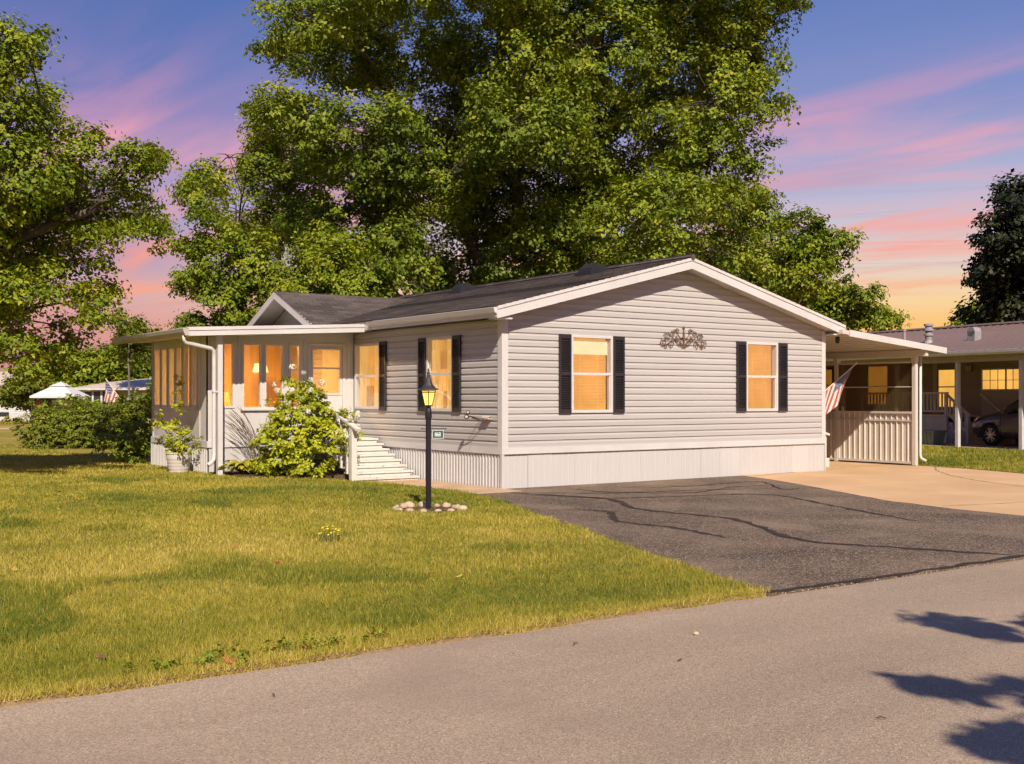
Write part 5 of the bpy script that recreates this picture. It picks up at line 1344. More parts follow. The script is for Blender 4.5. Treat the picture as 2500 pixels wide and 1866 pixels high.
mo = tb.modifiers.new('b', 'BOOLEAN'); mo.operation = 'DIFFERENCE'; mo.object = tcut; mo.solver = 'EXACT'
dg = bpy.context.evaluated_depsgraph_get(); me = bpy.data.meshes.new_from_object(tb.evaluated_get(dg)); me.name = 'body'
bpy.data.objects.remove(tb); bpy.data.objects.remove(tcut)
me.polygons.foreach_set('use_smooth', [True] * len(me.polygons)); me.materials.clear(); me.materials.append(M_paint)
body = place(me, 'body', car)
mb = MB(); mb.box(-.66, .66, -3.7, .7, .24, .62); mb.obj('underbody', M_tyre, car)
ty = MB(); ty.lathe([(.215, -.10), (.27, -.105), (.318, -.085), (.33, -.05), (.33, .05), (.318, .085), (.27, .105), (.215, .10)], n=28, cap=False); tym = ty.mesh('tyre', M_tyre, True)
rm = MB(); rm.lathe([(.222, .06), (.222, .085), (.205, .088), (.20, .05)], n=28, cap=False); rm.lathe([(.045, .06), (.045, .10), (0, .105)], n=14, cap=False)
for i in range(10):
    a = math.pi * 2 * (i // 2) / 5 + (.16 if i % 2 else -.16); rm.bar((.03 * math.cos(a), .03 * math.sin(a), .085), (.21 * math.cos(a + (.10 if i % 2 else -.10)), .21 * math.sin(a + (.10 if i % 2 else -.10)), .078), .026, .02)
rmm = rm.mesh('rim', M_rim); bk = MB(); bk.lathe([(0, .02), (.2, .02)], n=20, cap=False); bkm = bk.mesh('brake_disc', M_black)
for ay in (0, -2.85):
    for sg in (-1, 1):
        o = place(tym, 'wheel', car, (sg * .80, ay, .33), rot=(0, R_(90) * sg, 0)); place(rmm, 'rim', o); place(bkm, 'brake_disc', o)
def quad_on(name, pts, m, par=car): mb = MB(); mb.add(pts, [tuple(range(len(pts)))]); return mb.obj(name, m, par, fix=False)
def sidept(y, t, sg, off=.012):
    for s0, s1 in zip(ST[:-1], ST[1:]):
        if s1[0] <= y <= s0[0]:
            q = (s0[0] - y) / (s0[0] - s1[0]); a, b = lattice_pt(s0, t), lattice_pt(s1, t); p = a.lerp(b, q); break
    return (sg * (abs(p.x) + off), p.y, p.z)
for sg in (-1, 1):
    quad_on('side_window', [sidept(-.62, .08, sg), sidept(-1.20, .10, sg), sidept(-1.86, .10, sg), sidept(-1.86, .80, sg), sidept(-1.30, .80, sg), sidept(-1.10, .66, sg), sidept(-.80, .32, sg)], M_cglass)
    quad_on('side_window', [sidept(-1.94, .10, sg), sidept(-2.9, .10, sg), sidept(-2.85, .80, sg), sidept(-1.94, .80, sg)], M_cglass)
    quad_on('headlight', [(sg * .60, .90, .66), (sg * .80, .74, .70), (sg * .905, .45, .80), (sg * .87, .46, .90), (sg * .74, .74, .83), (sg * .58, .885, .75)], M_hl)
    mb = MB(); mb.lathe([(0, -.09), (.07, -.06), (.085, 0), (.07, .06), (0, .09)], (0, 0, 0), 12); o = place(mb.mesh('mirror', M_paint, True), 'mirror', car, (sg * 1.03, -.62, 1.04)); o.scale = (1, .7, .9)
    mb = MB(); mb.box(sg * .90 - .01, sg * .90 + .08, -.66, -.62, .98, 1.02); mb.obj('mirror_arm', M_paint, car)
    for dy in (-.42, -1.9):
        mb = MB(); mb.box(sg * .926, sg * .934, dy - .004, dy + .004, .35, .93); mb.obj('door_seam', M_tyre, car)
    mb = MB(); mb.box(sg * .93, sg * .955, -1.75, -1.55, .86, .885); mb.obj('door_handle', M_paint, car)
quad_on('windscreen', [(-.74, -.36, 1.10), (.74, -.36, 1.10), (.66, -1.15, 1.60), (-.66, -1.15, 1.60)], M_cglass)

# ------------------------------------------------------------------ far left: pale houses, gazebo, garden things
M_pale = mat("pale_siding", (.54, .53, .53), .6, .05, 1, (.2, .2, 6))
M_tanroof = mat("tan_roof", (.50, .42, .34), .7, .08, 1.5)
M_dark = mat("dark_glass", (.03, .035, .04), .15, .2, 2)
gx, gy = site(-21.98, 62)
ph = thing('pale_house', 'long pale house with tan roof and white porch posts behind the hedge', 'house', (gx, gy, 0), rz=ALONG, local=True)
mb = MB(); mb.box(-1.3, 9, 1.2, 8, .05, 2.02); mb.obj('wall', M_pale, ph)
mb = MB(); mb.hexa([(-1.8, -.3, 1.99), (2.6, -.3, 2.02), (9, 1.2, 2.06), (9, 5, 2.74)], [(-1.8, -.3, 2.05), (2.6, -.3, 2.08), (9, 1.2, 2.12), (9, 5, 2.80)])
mb = MB(); mb.add([(-1.9, -.4, 2.02), (2.6, -.4, 2.06), (9, -.4, 2.10), (9, 4.6, 2.95), (3.0, 4.6, 2.86), (-1.0, 3.0, 2.40)], [(0, 1, 4, 5), (1, 2, 3, 4)]); mb.add([(-1.9, -.4, 1.93), (9, -.4, 2.01), (9, -.4, 2.10), (-1.9, -.4, 2.02)], [(0, 1, 2, 3)]); mb.obj('roof', M_tanroof, ph)
mb = MB(); mb.box(-1.9, 9, -.43, -.405, 1.93, 2.03); mb.obj('fascia', M_offw, ph)
for x in (-1.2, -.72, -.25, .25):
    mb = MB(); mb.box(x - .05, x + .05, -.1, 0, .05, 1.95); mb.obj('porch_post', M_offw, ph)
for x in (-1.15, -.67, -.20):
    mb = MB(); mb.box(x, x + .42, -.06, -.04, .75, 1.85); mb.obj('porch_screen', M_dark, ph)
mb = MB(); mb.add([(2.5, -1.6, 1.62), (4.8, -1.6, 2.05), (9, -1.6, 2.30), (9, -1.4, 1.2), (2.5, -1.4, 1.45)], [(0, 1, 2, 3, 4)]); mb.obj('carport_gable', M_pale, ph)
mb = MB(); mb.hexa([(1.2, -3.2, 1.35), (9, -3.4, 1.75), (9, -1.6, 2.0), (1.2, -1.6, 1.42)], [(1.2, -3.2, 1.40), (9, -3.4, 1.80), (9, -1.6, 2.05), (1.2, -1.6, 1.47)]); mb.obj('awning', mat("grey_awning", (.35, .37, .40), .6, .06, 2), ph)
mb = MB(); mb.hexa([(3.4, -4.2, .95), (9, -4.4, 1.45), (9, -3.4, 1.55), (3.4, -3.3, 1.05)], [(3.4, -4.2, 1.07), (9, -4.4, 1.58), (9, -3.4, 1.66), (3.4, -3.3, 1.16)]); mb.obj('porch_roof', M_offw, ph)
for x in (3.6, 6.5): mb = MB(); mb.box(x, x + .08, -4.1, -4.0, .05, 1.0 + .08 * (x - 3.4)); mb.obj('porch_post', M_offw, ph)
for x in (1.4, 8.5): mb = MB(); mb.box(x, x + .08, -3.1, -3.0, .05, 1.37 + .05 * (x - 1.4)); mb.obj('awning_post', M_offw, ph)
gx, gy = site(-22.1, 56)
gz_ = thing('gazebo', 'white two tier canvas gazebo beyond the dark small tree', 'gazebo', (gx, gy, .10), rz=ALONG, local=True)
M_canvas = mat("canvas", (.58, .56, .55), .8, .04, 2)
mb = MB(); q0 = [(-1.08, -1.08, 1.48), (1.08, -1.08, 1.48), (1.08, 1.08, 1.48), (-1.08, 1.08, 1.48)]; q1 = [(a * .30, b * .30, 1.97) for a, b, _ in q0]
mb.add(q0 + q1, [(0, 1, 5, 4), (1, 2, 6, 5), (2, 3, 7, 6), (3, 0, 4, 7)]); qv = [(a, b, 1.40) for a, b, _ in q0]
mb.add(q0 + qv, [(0, 1, 5, 4), (1, 2, 6, 5), (2, 3, 7, 6), (3, 0, 4, 7)]); mb.obj('canopy', M_canvas, gz_)
mb = MB(); q0 = [(-.40, -.40, 1.98), (.40, -.40, 1.98), (.40, .40, 1.98), (-.40, .40, 1.98)]; mb.add(q0 + [(0, 0, 2.20)], [(0, 1, 4), (1, 2, 4), (2, 3, 4), (3, 0, 4)]); mb.obj('top_canopy', M_canvas, gz_)
for a in (-1, 1):
    for b in (-1, 1): mb = MB(); mb.box(a * 1.0 - .03, a * 1.0 + .03, b * 1.0 - .03, b * 1.0 + .03, -.05, 1.47); mb.obj('leg', M_dkb, gz_)
mb = MB(); mb.box(-.8, .8, .9, .93, 0, 1.3); mb.obj('back_curtain', M_canvas, gz_)
for k, (u0, wd, col, lb) in enumerate(((-1149, .42, (.30, .30, .05), 'olive yellow garden box near the gazebo'), (-1128, .45, (.62, .22, .02), 'orange garden box near the gazebo'))):
    gx, gy = site(u0 * .02072, 57.8 - .3 * k); t = thing('garden_box', lb, 'box', (gx, gy, .10), rz=ALONG, local=True, group='garden boxes by the gazebo')
    mb = MB(); mb.hexa([(-wd / 2, -.2, 0), (wd / 2, -.2, 0), (wd / 2, .2, 0), (-wd / 2, .2, 0)], [(-wd / 2 - .02, -.22, .34), (wd / 2 + .02, -.22, .34), (wd / 2 + .02, .22, .34), (-wd / 2 - .02, .22, .34)]); mb.obj('box', mat("garden_box_%d" % k, col, .7, .12, 4), t)
    mb = MB(); mb.box(-wd / 2 - .04, wd / 2 + .04, -.24, .24, .341, .375); mb.obj('rim', mat("garden_rim_%d" % k, tuple(q * .8 for q in col), .7, .12, 4), t)
gx, gy = site(-22.9, 55.3); t = thing('garden_spinner', 'round reddish garden ornament on a stake beside the small dark tree', 'ornament', (gx, gy, .10), rz=ALONG, local=True)
mb = MB()
for i in range(12):
    a = i * math.pi / 6; mb.add([(0, 0, 1.15), (.17 * math.cos(a), -.03, 1.15 + .19 * math.sin(a)), (.17 * math.cos(a + .42), .03, 1.15 + .19 * math.sin(a + .42))], [(0, 1, 2)])
mb.obj('petals', mat("red_petal", (.36, .10, .08), .7, .2, 9), t, fix=False); mb = MB(); mb.tube([(0, .03, -.05), (0, .03, 1.15)], .015, 6); mb.obj('stake', M_dkb, t)
gx, gy = site(-31.5, 71); wh = thing('white_house', 'white sided house at the far left edge under the big tree', 'house', (gx, gy, 0), rz=ALONG, local=True)
mb = MB()
for i in range(13):
    z0 = .55 + i * .13; mb.add([(-8, -.02, z0), (1.9, -.02, z0), (1.9, -.003, z0 + .13), (-8, -.003, z0 + .13), (-8, 0, z0), (1.9, 0, z0)], [(0, 1, 2, 3), (4, 5, 1, 0)])
mb.obj('siding', M_pale, wh, fix=False); mb = MB(); mb.box(-8, 1.9, .0, 6, 0, 2.24); mb.obj('wall', M_pale, wh)
mb = MB(); mb.hexa([(-8.3, -.4, 2.22), (2.2, -.4, 2.22), (2.2, 3, 3.1), (-8.3, 3, 3.1)], [(-8.3, -.4, 2.32), (2.2, -.4, 2.32), (2.2, 3, 3.2), (-8.3, 3, 3.2)]); mb.obj('roof', M_tanroof, wh)
mb = MB(); mb.box(-.55, .28, -.045, -.021, .35, .62); mb.obj('window', M_dark, wh); mb = MB(); mb.box(-8, 1.9, -.03, -.001, .0, .54); mb.obj('skirting', M_offw, wh)
gx, gy = site(-28.6, 62.5); make_bush('shrub', 'low shrub with yellow flowers at the far left edge by the white house', 'bush', (gx, gy, .1), [(gx, gy, .35, .5), (gx + .9, gy - .5, .3, .45), (gx - .8, gy + .4, .4, .4)], 60, 20, .12, .12, M_leaf_hosta, 51)
gx, gy = site(-20.7, 53); make_bush('shrub', 'mid green shrub in front of the gazebo', 'bush', (gx, gy, .1), [(gx, gy, .7, .7), (gx - .7, gy + .4, .9, .55), (gx + .8, gy - .4, 1.0, .7), (gx + .2, gy, 1.3, .5)], 60, 22, .14, .12, M_leaf_green, 52, M_stem)

# ------------------------------------------------------------------ trees
MAPLE = [(6.76,14.64,15.42,3.72), (9.09,11.52,15.54,4.19), (13.82,11.41,16.00,4.13), (14.92,7.97,14.03,1.58), (3.48,15.10,12.55,1.30), (4.24,18.25,12.65,0.78), (8.07,21.23,13.94,2.19), (9.68,18.80,13.76,2.56), (12.05,16.73,13.10,2.82), (11.24,11.31,12.03,2.72), (15.22,11.96,12.90,2.68), (15.13,9.16,12.06,1.50), (13.84,8.92,10.31,1.71), (3.83,15.29,9.56,1.44), (5.46,15.32,9.42,2.10), (9.91,20.04,9.87,2.78), (11.21,18.03,10.69,2.43), (14.01,15.80,11.36,2.42), (16.29,14.11,10.63,2.85), (13.98,9.06,8.64,1.59), (5.86,16.09,7.21,1.90), (8.54,17.69,6.86,2.05), (10.39,17.54,5.87,1.26), (11.34,18.22,8.01,1.58), (15.36,15.65,7.76,2.03), (11.92,9.34,6.89,1.91), (16.54,11.79,7.65,1.90), (18.10,11.41,8.43,0.97), (16.22,10.91,6.04,1.46), (12.28,10.09,5.43,1.47), (12.68,13.07,5.61,1.19), (5.61,13.84,4.87,1.19), (13.77,17.38,9.44,1.76), (13.04,17.13,7.45,1.59), (12.45,14.05,5.95,1.21), (10.55,12.66,10.86,1.64), (12.68,17.87,5.46,1.17), (9.17,16.64,4.97,1.15), (11.59,18.34,5.15,1.09), (13.42,16.67,5.55,1.22), (12.34,13.69,4.98,1.00), (10.33,14.08,5.94,1.30), (13.84,13.63,5.06,1.02), (6.59,16.91,6.35,1.56), (4.74,15.25,5.30,1.22), (10.58,12.70,6.96,1.26), (14.27,15.68,8.52,1.57), (8.29,11.43,9.42,1.41), (9.08,10.91,9.07,1.30), (10.77,16.11,8.50,1.37), (7.99,14.26,8.43,1.38), (13.57,13.11,8.88,1.60), (11.05,14.19,13.24,1.71), ]
MIDL = [(1.52,15.78,8.34,0.60), (1.86,17.95,8.20,0.74), (1.73,15.09,7.62,0.79), (1.03,16.39,7.27,0.86), (1.64,15.18,6.70,1.09), (1.12,17.14,6.07,0.57), (1.16,15.79,5.35,1.00), (2.20,15.35,5.37,1.10), (1.17,17.52,4.91,0.47), (1.59,15.65,4.08,0.90), (2.93,15.58,4.73,1.02), (2.95,16.83,3.73,0.84), (3.11,13.77,4.37,0.88), (3.70,13.20,4.59,0.93), (4.59,13.19,4.87,0.89), (3.58,15.88,3.76,0.73), (1.83,16.57,3.56,0.57), (3.66,13.88,5.56,0.89), (0.75,16.29,3.74,0.40), ]
SPARSE = [(4.87,20.99,11.31,0.69), (6.60,21.14,11.23,1.00), (6.32,19.30,9.32,1.09), (6.18,22.61,10.88,1.17), (5.90,23.78,10.02,1.04), (7.10,23.22,9.77,1.35), (6.36,22.66,8.42,1.32), (6.25,23.84,7.68,1.20), (5.83,19.52,7.39,1.09), ]
RIGHTA = [(24.76,14.80,8.17,1.21), (27.58,16.11,7.71,1.20), (25.46,16.69,7.44,1.18), (25.14,15.12,6.28,1.31), (28.07,15.66,6.33,0.77), (24.85,16.36,8.36,0.67), ]
RIGHTB = [(27.31,20.48,6.86,1.65), (24.89,19.63,6.29,1.23), (26.45,18.02,6.25,1.40), (28.82,17.58,5.64,1.34), (28.98,15.96,5.36,1.13), (30.51,16.08,5.08,0.98), (33.04,17.13,4.88,0.74), ]
DARK = [(29.90,8.91,9.29,0.78), (29.19,7.84,8.01,1.66), (28.34,8.61,7.27,1.06), (28.55,9.08,6.27,0.92), (32.00,9.64,6.55,1.78), (29.51,9.34,5.11,1.09), (30.51,8.28,4.78,1.70), (30.51,7.33,6.85,2.13), ]
SMALLR = [(48.48,22.26,5.97,0.93), (46.91,22.01,5.43,0.64), (47.81,20.84,5.64,0.91), ]
LEFT = [(-6.81,4.97,7.33,0.88), (-6.38,4.65,7.47,0.47), (-7.08,5.59,6.13,1.52), (-5.67,6.59,6.75,0.82), (-6.42,5.05,5.29,1.03), (-5.34,5.09,6.06,0.41), (-4.77,6.44,5.55,0.66), (-4.50,5.31,5.63,0.49), (-3.38,7.44,6.23,0.31), (-4.51,4.81,5.83,0.31), (-5.17,6.88,4.81,0.96), (-4.19,7.14,5.09,0.69), (-4.04,5.61,4.60,0.36), (-5.82,7.91,4.26,1.25), (-6.77,6.59,3.33,1.30), (-6.01,5.12,3.40,0.77), (-5.02,6.31,4.00,0.43), (-5.06,4.87,3.01,0.34), (-4.83,6.21,3.55,0.43), (-6.40,5.43,2.49,0.84), (-5.57,7.35,2.21,0.54), (-4.85,7.84,2.88,0.38), (-4.95,6.60,5.25,0.59), (-5.00,4.81,4.92,0.54), (-4.53,5.35,5.23,0.46), (-5.38,5.90,5.55,0.56), (-4.37,5.05,4.80,0.39), (-5.00,5.59,4.52,0.53), (-5.40,7.15,5.29,0.69), (-7.49,5.77,4.74,1.72), (-8.09,5.84,6.38,2.03), (-7.70,9.01,4.00,2.17), ]
BG1 = [(7.18,60.47,3.62,1.17), (8.46,61.64,4.34,1.06), (8.69,58.60,3.86,1.15), ]
BG2 = [(9.73,57.85,3.99,1.28), (10.28,56.25,3.57,1.14), (9.09,57.77,3.21,1.02), ]
BG3 = [(12.67,59.90,4.51,1.61), (13.22,58.29,3.94,1.59), (11.33,57.66,3.37,1.17), ]
THIN = [(7.21,44.35,5.36,0.85), (8.35,45.98,4.94,0.77), (7.48,46.70,4.50,0.77), (8.22,46.26,4.18,0.88), ]
DIM = [(3.20,50.31,2.10,0.88), (4.07,50.47,2.44,0.78), (2.95,51.62,1.66,0.67), (3.79,50.64,1.54,0.78), (4.52,50.55,1.77,0.45), ]
BEHIND = [(8.97,81.14,3.83,2.58), (10.73,80.82,4.50,1.95), ]
RT = Vector((CR, -SR, 0)); AW = Vector((SR, CR, 0))       # to the right / away as seen from the street
def stem(b, *q):
    b = Vector((b[0], b[1], -.05)); return [b] + [b + RT * r + AW * a + Vector((0, 0, z)) for r, z, a in q]
mb_ = (12.25, 14.89)
make_tree('maple_tree', 'huge dense maple tree towering directly behind the home', mb_,
          [stem(mb_, (-.1, 2.5, 0), (-.5, 5.5, 0), (-1.2, 9, 0), (-1.6, 13, .3), (-1.5, 17, 0)), stem(mb_, (-.6, 2.2, .2), (-1.8, 5, .5), (-3.2, 8, .3), (-4.6, 11, 0)),
           stem(mb_, (.4, 2.4, 0), (.9, 6, -.4), (1.4, 10, -.2), (1.8, 15, 0)), stem(mb_, (.7, 2.5, .3), (2.4, 6, .2), (4.2, 9.5, 0), (5.4, 13, 0)), stem(mb_, (-.9, 2, -.4), (-2.6, 3.8, -.6), (-5, 6.2, -.4))],
          MAPLE, 46, 52, .26, .076, M_leaf_olive, M_bark, 101, gap=.20, gscale=.55, trunk_r=.38, limb=.09, twig=.45)
b_ = (2.67, 16.77)
make_tree('leafy_tree', 'mid green tree behind the cross gable left of the maple', b_, [stem(b_, (0, 1.5, 0), (-.2, 3.5, 0), (-.5, 6, 0)), stem(b_, (.3, 2, 0), (1, 3.6, 0))], MIDL, 75, 50, .22, .070, M_leaf_green, M_bark, 102, gap=.26, gscale=.7, trunk_r=.22)
b_ = (6.39, 22.72)
make_tree('sparse_tree', 'thin feathery tree rising between the green tree and the maple', b_, [stem(b_, (0, 2, 0), (-.2, 5, 0), (-.3, 9, 0)), stem(b_, (.2, 3, 0), (.6, 6, 0), (.9, 9, .2)), stem(b_, (-.2, 3, 0), (-.8, 6, 0), (-1.2, 8, 0))], SPARSE, 80, 40, .24, .070, M_leaf_green, M_bark2, 103, gap=.26, gscale=.8, trunk_r=.18, twig=.9)
b_ = (25.42, 15.36)
make_tree('young_tree', 'upright green tree beyond the carport right of the maple', b_, [stem(b_, (0, 2, 0), (0, 4.5, 0), (.1, 7.5, 0))], RIGHTA, 52, 46, .27, .095, M_leaf_green, M_bark2, 104, gap=.28, gscale=.6, trunk_r=.20, twig=.8)
b_ = (29.79, 18.39)
make_tree('spreading_tree', 'low spreading yellow green trees behind the carport roof', b_, [stem(b_, (0, 1.5, 0), (-.5, 3, 0), (-1.5, 4, 0)), stem(b_, (0, 1.5, 0), (1, 3, 0))], RIGHTB, 46, 46, .30, .10, M_leaf_green, M_bark, 105, gap=.22, gscale=.5, trunk_r=.2)
b_ = (32.53, 9.10)
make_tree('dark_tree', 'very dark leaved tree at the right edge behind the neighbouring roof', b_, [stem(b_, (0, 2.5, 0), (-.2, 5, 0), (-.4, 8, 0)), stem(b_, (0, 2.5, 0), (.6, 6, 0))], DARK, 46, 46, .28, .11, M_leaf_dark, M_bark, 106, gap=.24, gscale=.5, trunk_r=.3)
b_ = (47.70, 21.64)
make_tree('distant_tree', 'small olive tree far behind the neighbouring roof beside the dark tree', b_, [stem(b_, (0, 2, 0), (0, 5, 0))], SMALLR, 40, 40, .35, .15, M_leaf_olive, M_bark, 107, trunk_r=.2)
b_ = (-9.0, 8.4)
make_tree('broad_maple', 'broad maple tree reaching in from the left edge over the lawn', b_, [stem(b_, (0, 1.8, 0), (.2, 3.6, 0), (.4, 6.5, 0), (.3, 9, 0)), stem(b_, (.2, 2.2, 0), (1.6, 3.4, -.2), (3.4, 4.3, -.3), (5.0, 4.9, -.2)), stem(b_, (.1, 2.6, 0), (1.4, 4.6, .3), (3.0, 5.9, .2)), stem(b_, (.1, 1.9, 0), (1.5, 2.6, .3), (3.2, 3.0, .4))],
          LEFT, 150, 44, .16, .050, M_leaf_green, M_bark, 108, gap=.31, gscale=1.0, squash=.65, tufts=3, trunk_r=.26, limb=.05, twig=.35)
for nm, b_, lob, sd, lb, lm_ in (('woodland_tree', (7.74, 59.75), BG1, 111, 'rounded tree of the far wood left of the gazebo roof', M_leaf_green), ('woodland_tree', (9.77, 57.08), BG2, 112, 'rounded tree of the far wood above the pale house', M_leaf_green), ('woodland_tree', (12.90, 59.77), BG3, 113, 'rounded tree of the far wood next to the sunroom', M_leaf_green)):
    make_tree(nm, lb, b_, [stem(b_, (0, 1, 0), (0, 3, 0))], lob + [(x, y, max(.9, z - 1.6), r * 1.1) for x, y, z, r in lob], 40, 44, .36, .145, lm_, M_bark, sd, group='trees of the far wood', trunk_r=.2, gap=.18, tufts=2)
b_ = (7.56, 45.17)
make_tree('thin_tree', 'thin open tree standing above the far wood left of the sunroom roof', b_, [stem(b_, (0, 2, 0), (0, 5.5, 0))], THIN, 70, 34, .30, .12, M_leaf_hedge, M_bark2, 114, trunk_r=.10, gap=.22, gscale=.7, twig=.9)
b_ = (3.95, 50.18)
make_tree('small_tree', 'small dark tree with leaning trunk in front of the white house', b_, [stem(b_, (0, .6, 0), (-.2, 1.5, 0))], DIM, 80, 40, .22, .10, M_leaf_hedge, M_bark, 115, trunk_r=.2, gap=.2)
b_ = (-5.35, -21.66)
def sl_(X, Y, z, r): x, y = site(X + .14, Y); return (x, y, z, r * .96)
make_tree('street_tree', 'tree beside the road outside the view whose branch shades the asphalt', b_, [stem(b_, (0, 3, 0), (-.3, 5, .2), (-.5, 8, 0)), stem(b_, (-.2, 3, 0), (-1.8, 4.4, 1.2), (-3.2, 5, 1.8))],
          [sl_(3.45, .25, 5, .42), sl_(3.85, .05, 5.1, .38), sl_(3.05, -.50, 5, .30), sl_(3.5, -.62, 5, .45), sl_(4.1, -.55, 5, .5), sl_(4.05, 2.05, 5, .22), sl_(4.55, 2.15, 5.1, .34), sl_(4.7, 1.6, 5, .32), sl_(5.4, .8, 5.3, .8), sl_(6.8, -1, 6.5, 1.6), sl_(8.5, -2.5, 7.5, 2.2), sl_(7.6, -3.5, 6, 1.8)],
          70, 75, .13, .10, M_leaf_green, M_bark, 116, trunk_r=.22, limb=.045, shell=.0, tufts=0)

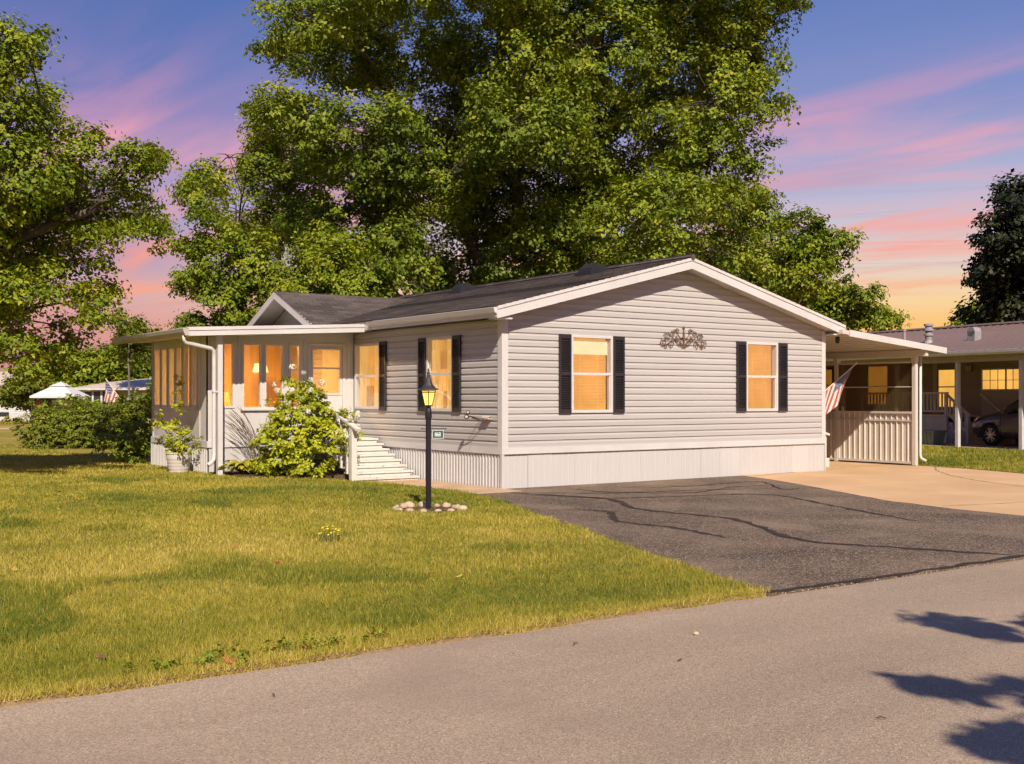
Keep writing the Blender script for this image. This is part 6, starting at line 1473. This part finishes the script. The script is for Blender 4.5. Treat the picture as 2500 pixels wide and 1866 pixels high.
# ------------------------------------------------------------------ grass blades
M_grass = leaf_mat("grass_blades", [(0, (.10, .14, .015)), (.26, (.20, .210, .022)), (.50, (.34, .295, .038)), (.76, (.50, .40, .09)), (1, (.60, .48, .15))], trans=.2, rough=.6)
def grass():
    rng = np.random.default_rng(77)
    V = []; Hs = []
    def batch(n, Y0, Y1, U0, U1, size, width, keep, pw=1.0):
        t = rng.random(n); Y = 1 / (1 / Y0 + (1 / Y1 - 1 / Y0) * t) if pw == 1 else Y0 + (Y1 - Y0) * t ** pw
        X = (U0 + (U1 - U0) * rng.random(n)) * Y
        w = CR * (X + .16) + SR * (Y - 18.77); s = -SR * (X + .16) + CR * (Y - 18.77)
        j = (vnoise(np.stack([w, s, 0 * w], 1), 2.3) - .5) * .16 + rng.normal(0, .03, n)
        ok = keep(w + j, s + j * .6, w, s); w, s, Y = w[ok], s[ok], Y[ok]; n = len(w)
        if not n: return
        z = lawn_z(w, s) if keep is not right_ok else np.full(n, .021)
        P2 = np.stack([w, s, 0 * w], 1)
        big = vnoise(P2, .45); med = vnoise(P2 + 9, 1.5); sm = vnoise(P2 + 31, 6)
        edge = np.exp(-np.maximum(0, s - ROAD_S) / .30) if keep is not right_ok else 0 * s
        dry = np.clip(.12 + 1.2 * (.45 * big + .38 * med + .17 * sm - .24) + .40 * edge, 0, 1)
        if keep is right_ok: dry = dry * .55
        green = (vnoise(P2 + 57, 1.1) > .70)
        hue = np.clip(dry + rng.normal(0, .16, n) - .30 * green * (rng.random(n) < .8), 0, 1)
        hgt = size * (.55 + .9 * rng.random(n)) * (.75 + .6 * med) * (1 + .25 * green)
        wd = width * (Y / 10) ** .85 * (.7 + .6 * rng.random(n))
        a = rng.random(n) * 6.283; lean = hgt * rng.normal(0, .55, n)
        b = rng.random(n) * 6.283
        base = np.stack([w, s, z - .004], 1); sd = np.stack([np.cos(a), np.sin(a), 0 * a], 1) * wd[:, None]
        tip = base + np.stack([np.cos(b) * lean, np.sin(b) * lean, hgt], 1)
        v = np.empty((n, 3, 3)); v[:, 0] = base - sd; v[:, 1] = base + sd; v[:, 2] = tip
        V.append(v.reshape(-1, 3)); Hs.append(hue)
    def left_ok(wj, sj, w, s):
        e = edge_left(np.minimum(s, 8.4))
        ok = (wj < e + .02) & (s > ROAD_S - .015)
        ok &= ~((s > 3.4) & (s < 5.2) & (w > -3.05) & (w < -1.0)) & ~((s > 5.15) & (s < 8.5) & (w > -3.08)) & ~((s > 2.5) & (w > -1.5) & (s < 5.3))
        ok &= ~(((w - LX) ** 2 + (s - LY) ** 2 < .36 ** 2) & (rng.random(len(w)) < .85))
        return ok & ((s < 8.5) | (w < -.1))
    def right_ok(wj, sj, w, s):
        return (wj > edge_right(s) + .03) & (s > ROAD_S) & ~((w > nx - .1) & (s < ny + 9))
    batch(260000, 5.4, 12.5, -.47, .36, .036, .0038, left_ok)
    batch(200000, 12.5, 34, -.47, .10, .034, .0045, left_ok)
    batch(30000, 20, 36, .30, .47, .050, .0050, right_ok)
    # dry fringe that hangs over the road edge
    n = 26000; w = rng.uniform(-14, -4.15, n); jag = (vnoise(np.stack([w, 0 * w, 0 * w], 1), 3.1) - .3) * .07
    s = ROAD_S - jag * rng.random(n) + rng.random(n) ** 2 * .16; h = .028 * (.4 + rng.random(n)); a = rng.random(n) * 6.283
    base = np.stack([w, s, np.where(s < ROAD_S, -.008, .016)], 1); wd = .0028 * (.7 + .6 * rng.random(n))
    sd = np.stack([np.cos(a), np.sin(a), 0 * a], 1) * wd[:, None]; tip = base + np.stack([rng.normal(0, .014, n), rng.normal(-.010, .012, n), h], 1)
    v = np.empty((n, 3, 3)); v[:, 0] = base - sd; v[:, 1] = base + sd; v[:, 2] = tip
    V.append(v.reshape(-1, 3)); Hs.append(np.clip(rng.normal(.72, .18, n), 0, 1))
    V = np.concatenate(V); Hs = np.concatenate(Hs)
    tag(place(np_mesh('grass', V, 3, Hs, M_grass), 'grass'), 'short olive and straw coloured lawn grass around the home', 'grass', kind='stuff')
grass()
M_weed = leaf_mat("weed_leaves", [(0, (.10, .15, .010)), (.5, (.19, .25, .015)), (1, (.30, .33, .03))])
for k, (u, Y, lb) in enumerate(((-.285, 6.12, 'spidery green weed on the lawn edge nearest the left of the road'), (-.20, 6.42, 'bright green weed patch on the lawn edge by the road'), (-.15, 6.64, 'low bright green weeds at the right end of the roadside weed strip'))):
    x, y = site(u * Y, Y); y = max(y, ROAD_S + .08); z = float(lawn_z(x, y)); r_ = random.Random(k)
    make_bush('weed_patch', lb, 'weed', (x, y, z), [(x + r_.uniform(-.25, .25) * CR + q * .07, y + abs(r_.uniform(-.1, .12)), z + .02, r_.uniform(.05, .09)) for q in range(-3, 4)], 900, 14, .03, .020, M_weed, 60 + k)

# bits lying on the road
M_twig = mat("dry_twig", (.06, .045, .03), .9, .3, 20)
for k, (X, Y, L_, lb) in enumerate(((.945, 6.53, .05, 'tiny dark twig lying on the middle of the road'), (-1.2, 5.75, .04, 'tiny dark twig on the road near the lower left'), (1.75, 5.35, .05, 'tiny brown twig on the road near the bottom centre'), (.40, 7.0, .06, 'thin dark twig on the road near the lawn edge'))):
    x, y = site(X, Y); a = 1.1 * k
    mb = MB(); mb.tube([(x, y, .0), (x + L_ * .5 * math.cos(a), y + L_ * .5 * math.sin(a), .006), (x + L_ * math.cos(a + .3), y + L_ * math.sin(a + .3), .002)], [.003, .004, .002], 5)
    tag(mb.obj('twig', M_twig), lb, 'twig', 'twigs on the road')
x, y = site(1.17, 7.28); tag(place(rock_mesh(70, .022, .018, .014, M_st[2]), 'pebble', None, (x, y, .0)), 'small white pebble lying on the road', 'pebble')

for o in WORLD_ROOTS:
    if '_w' in o: del o['_w']
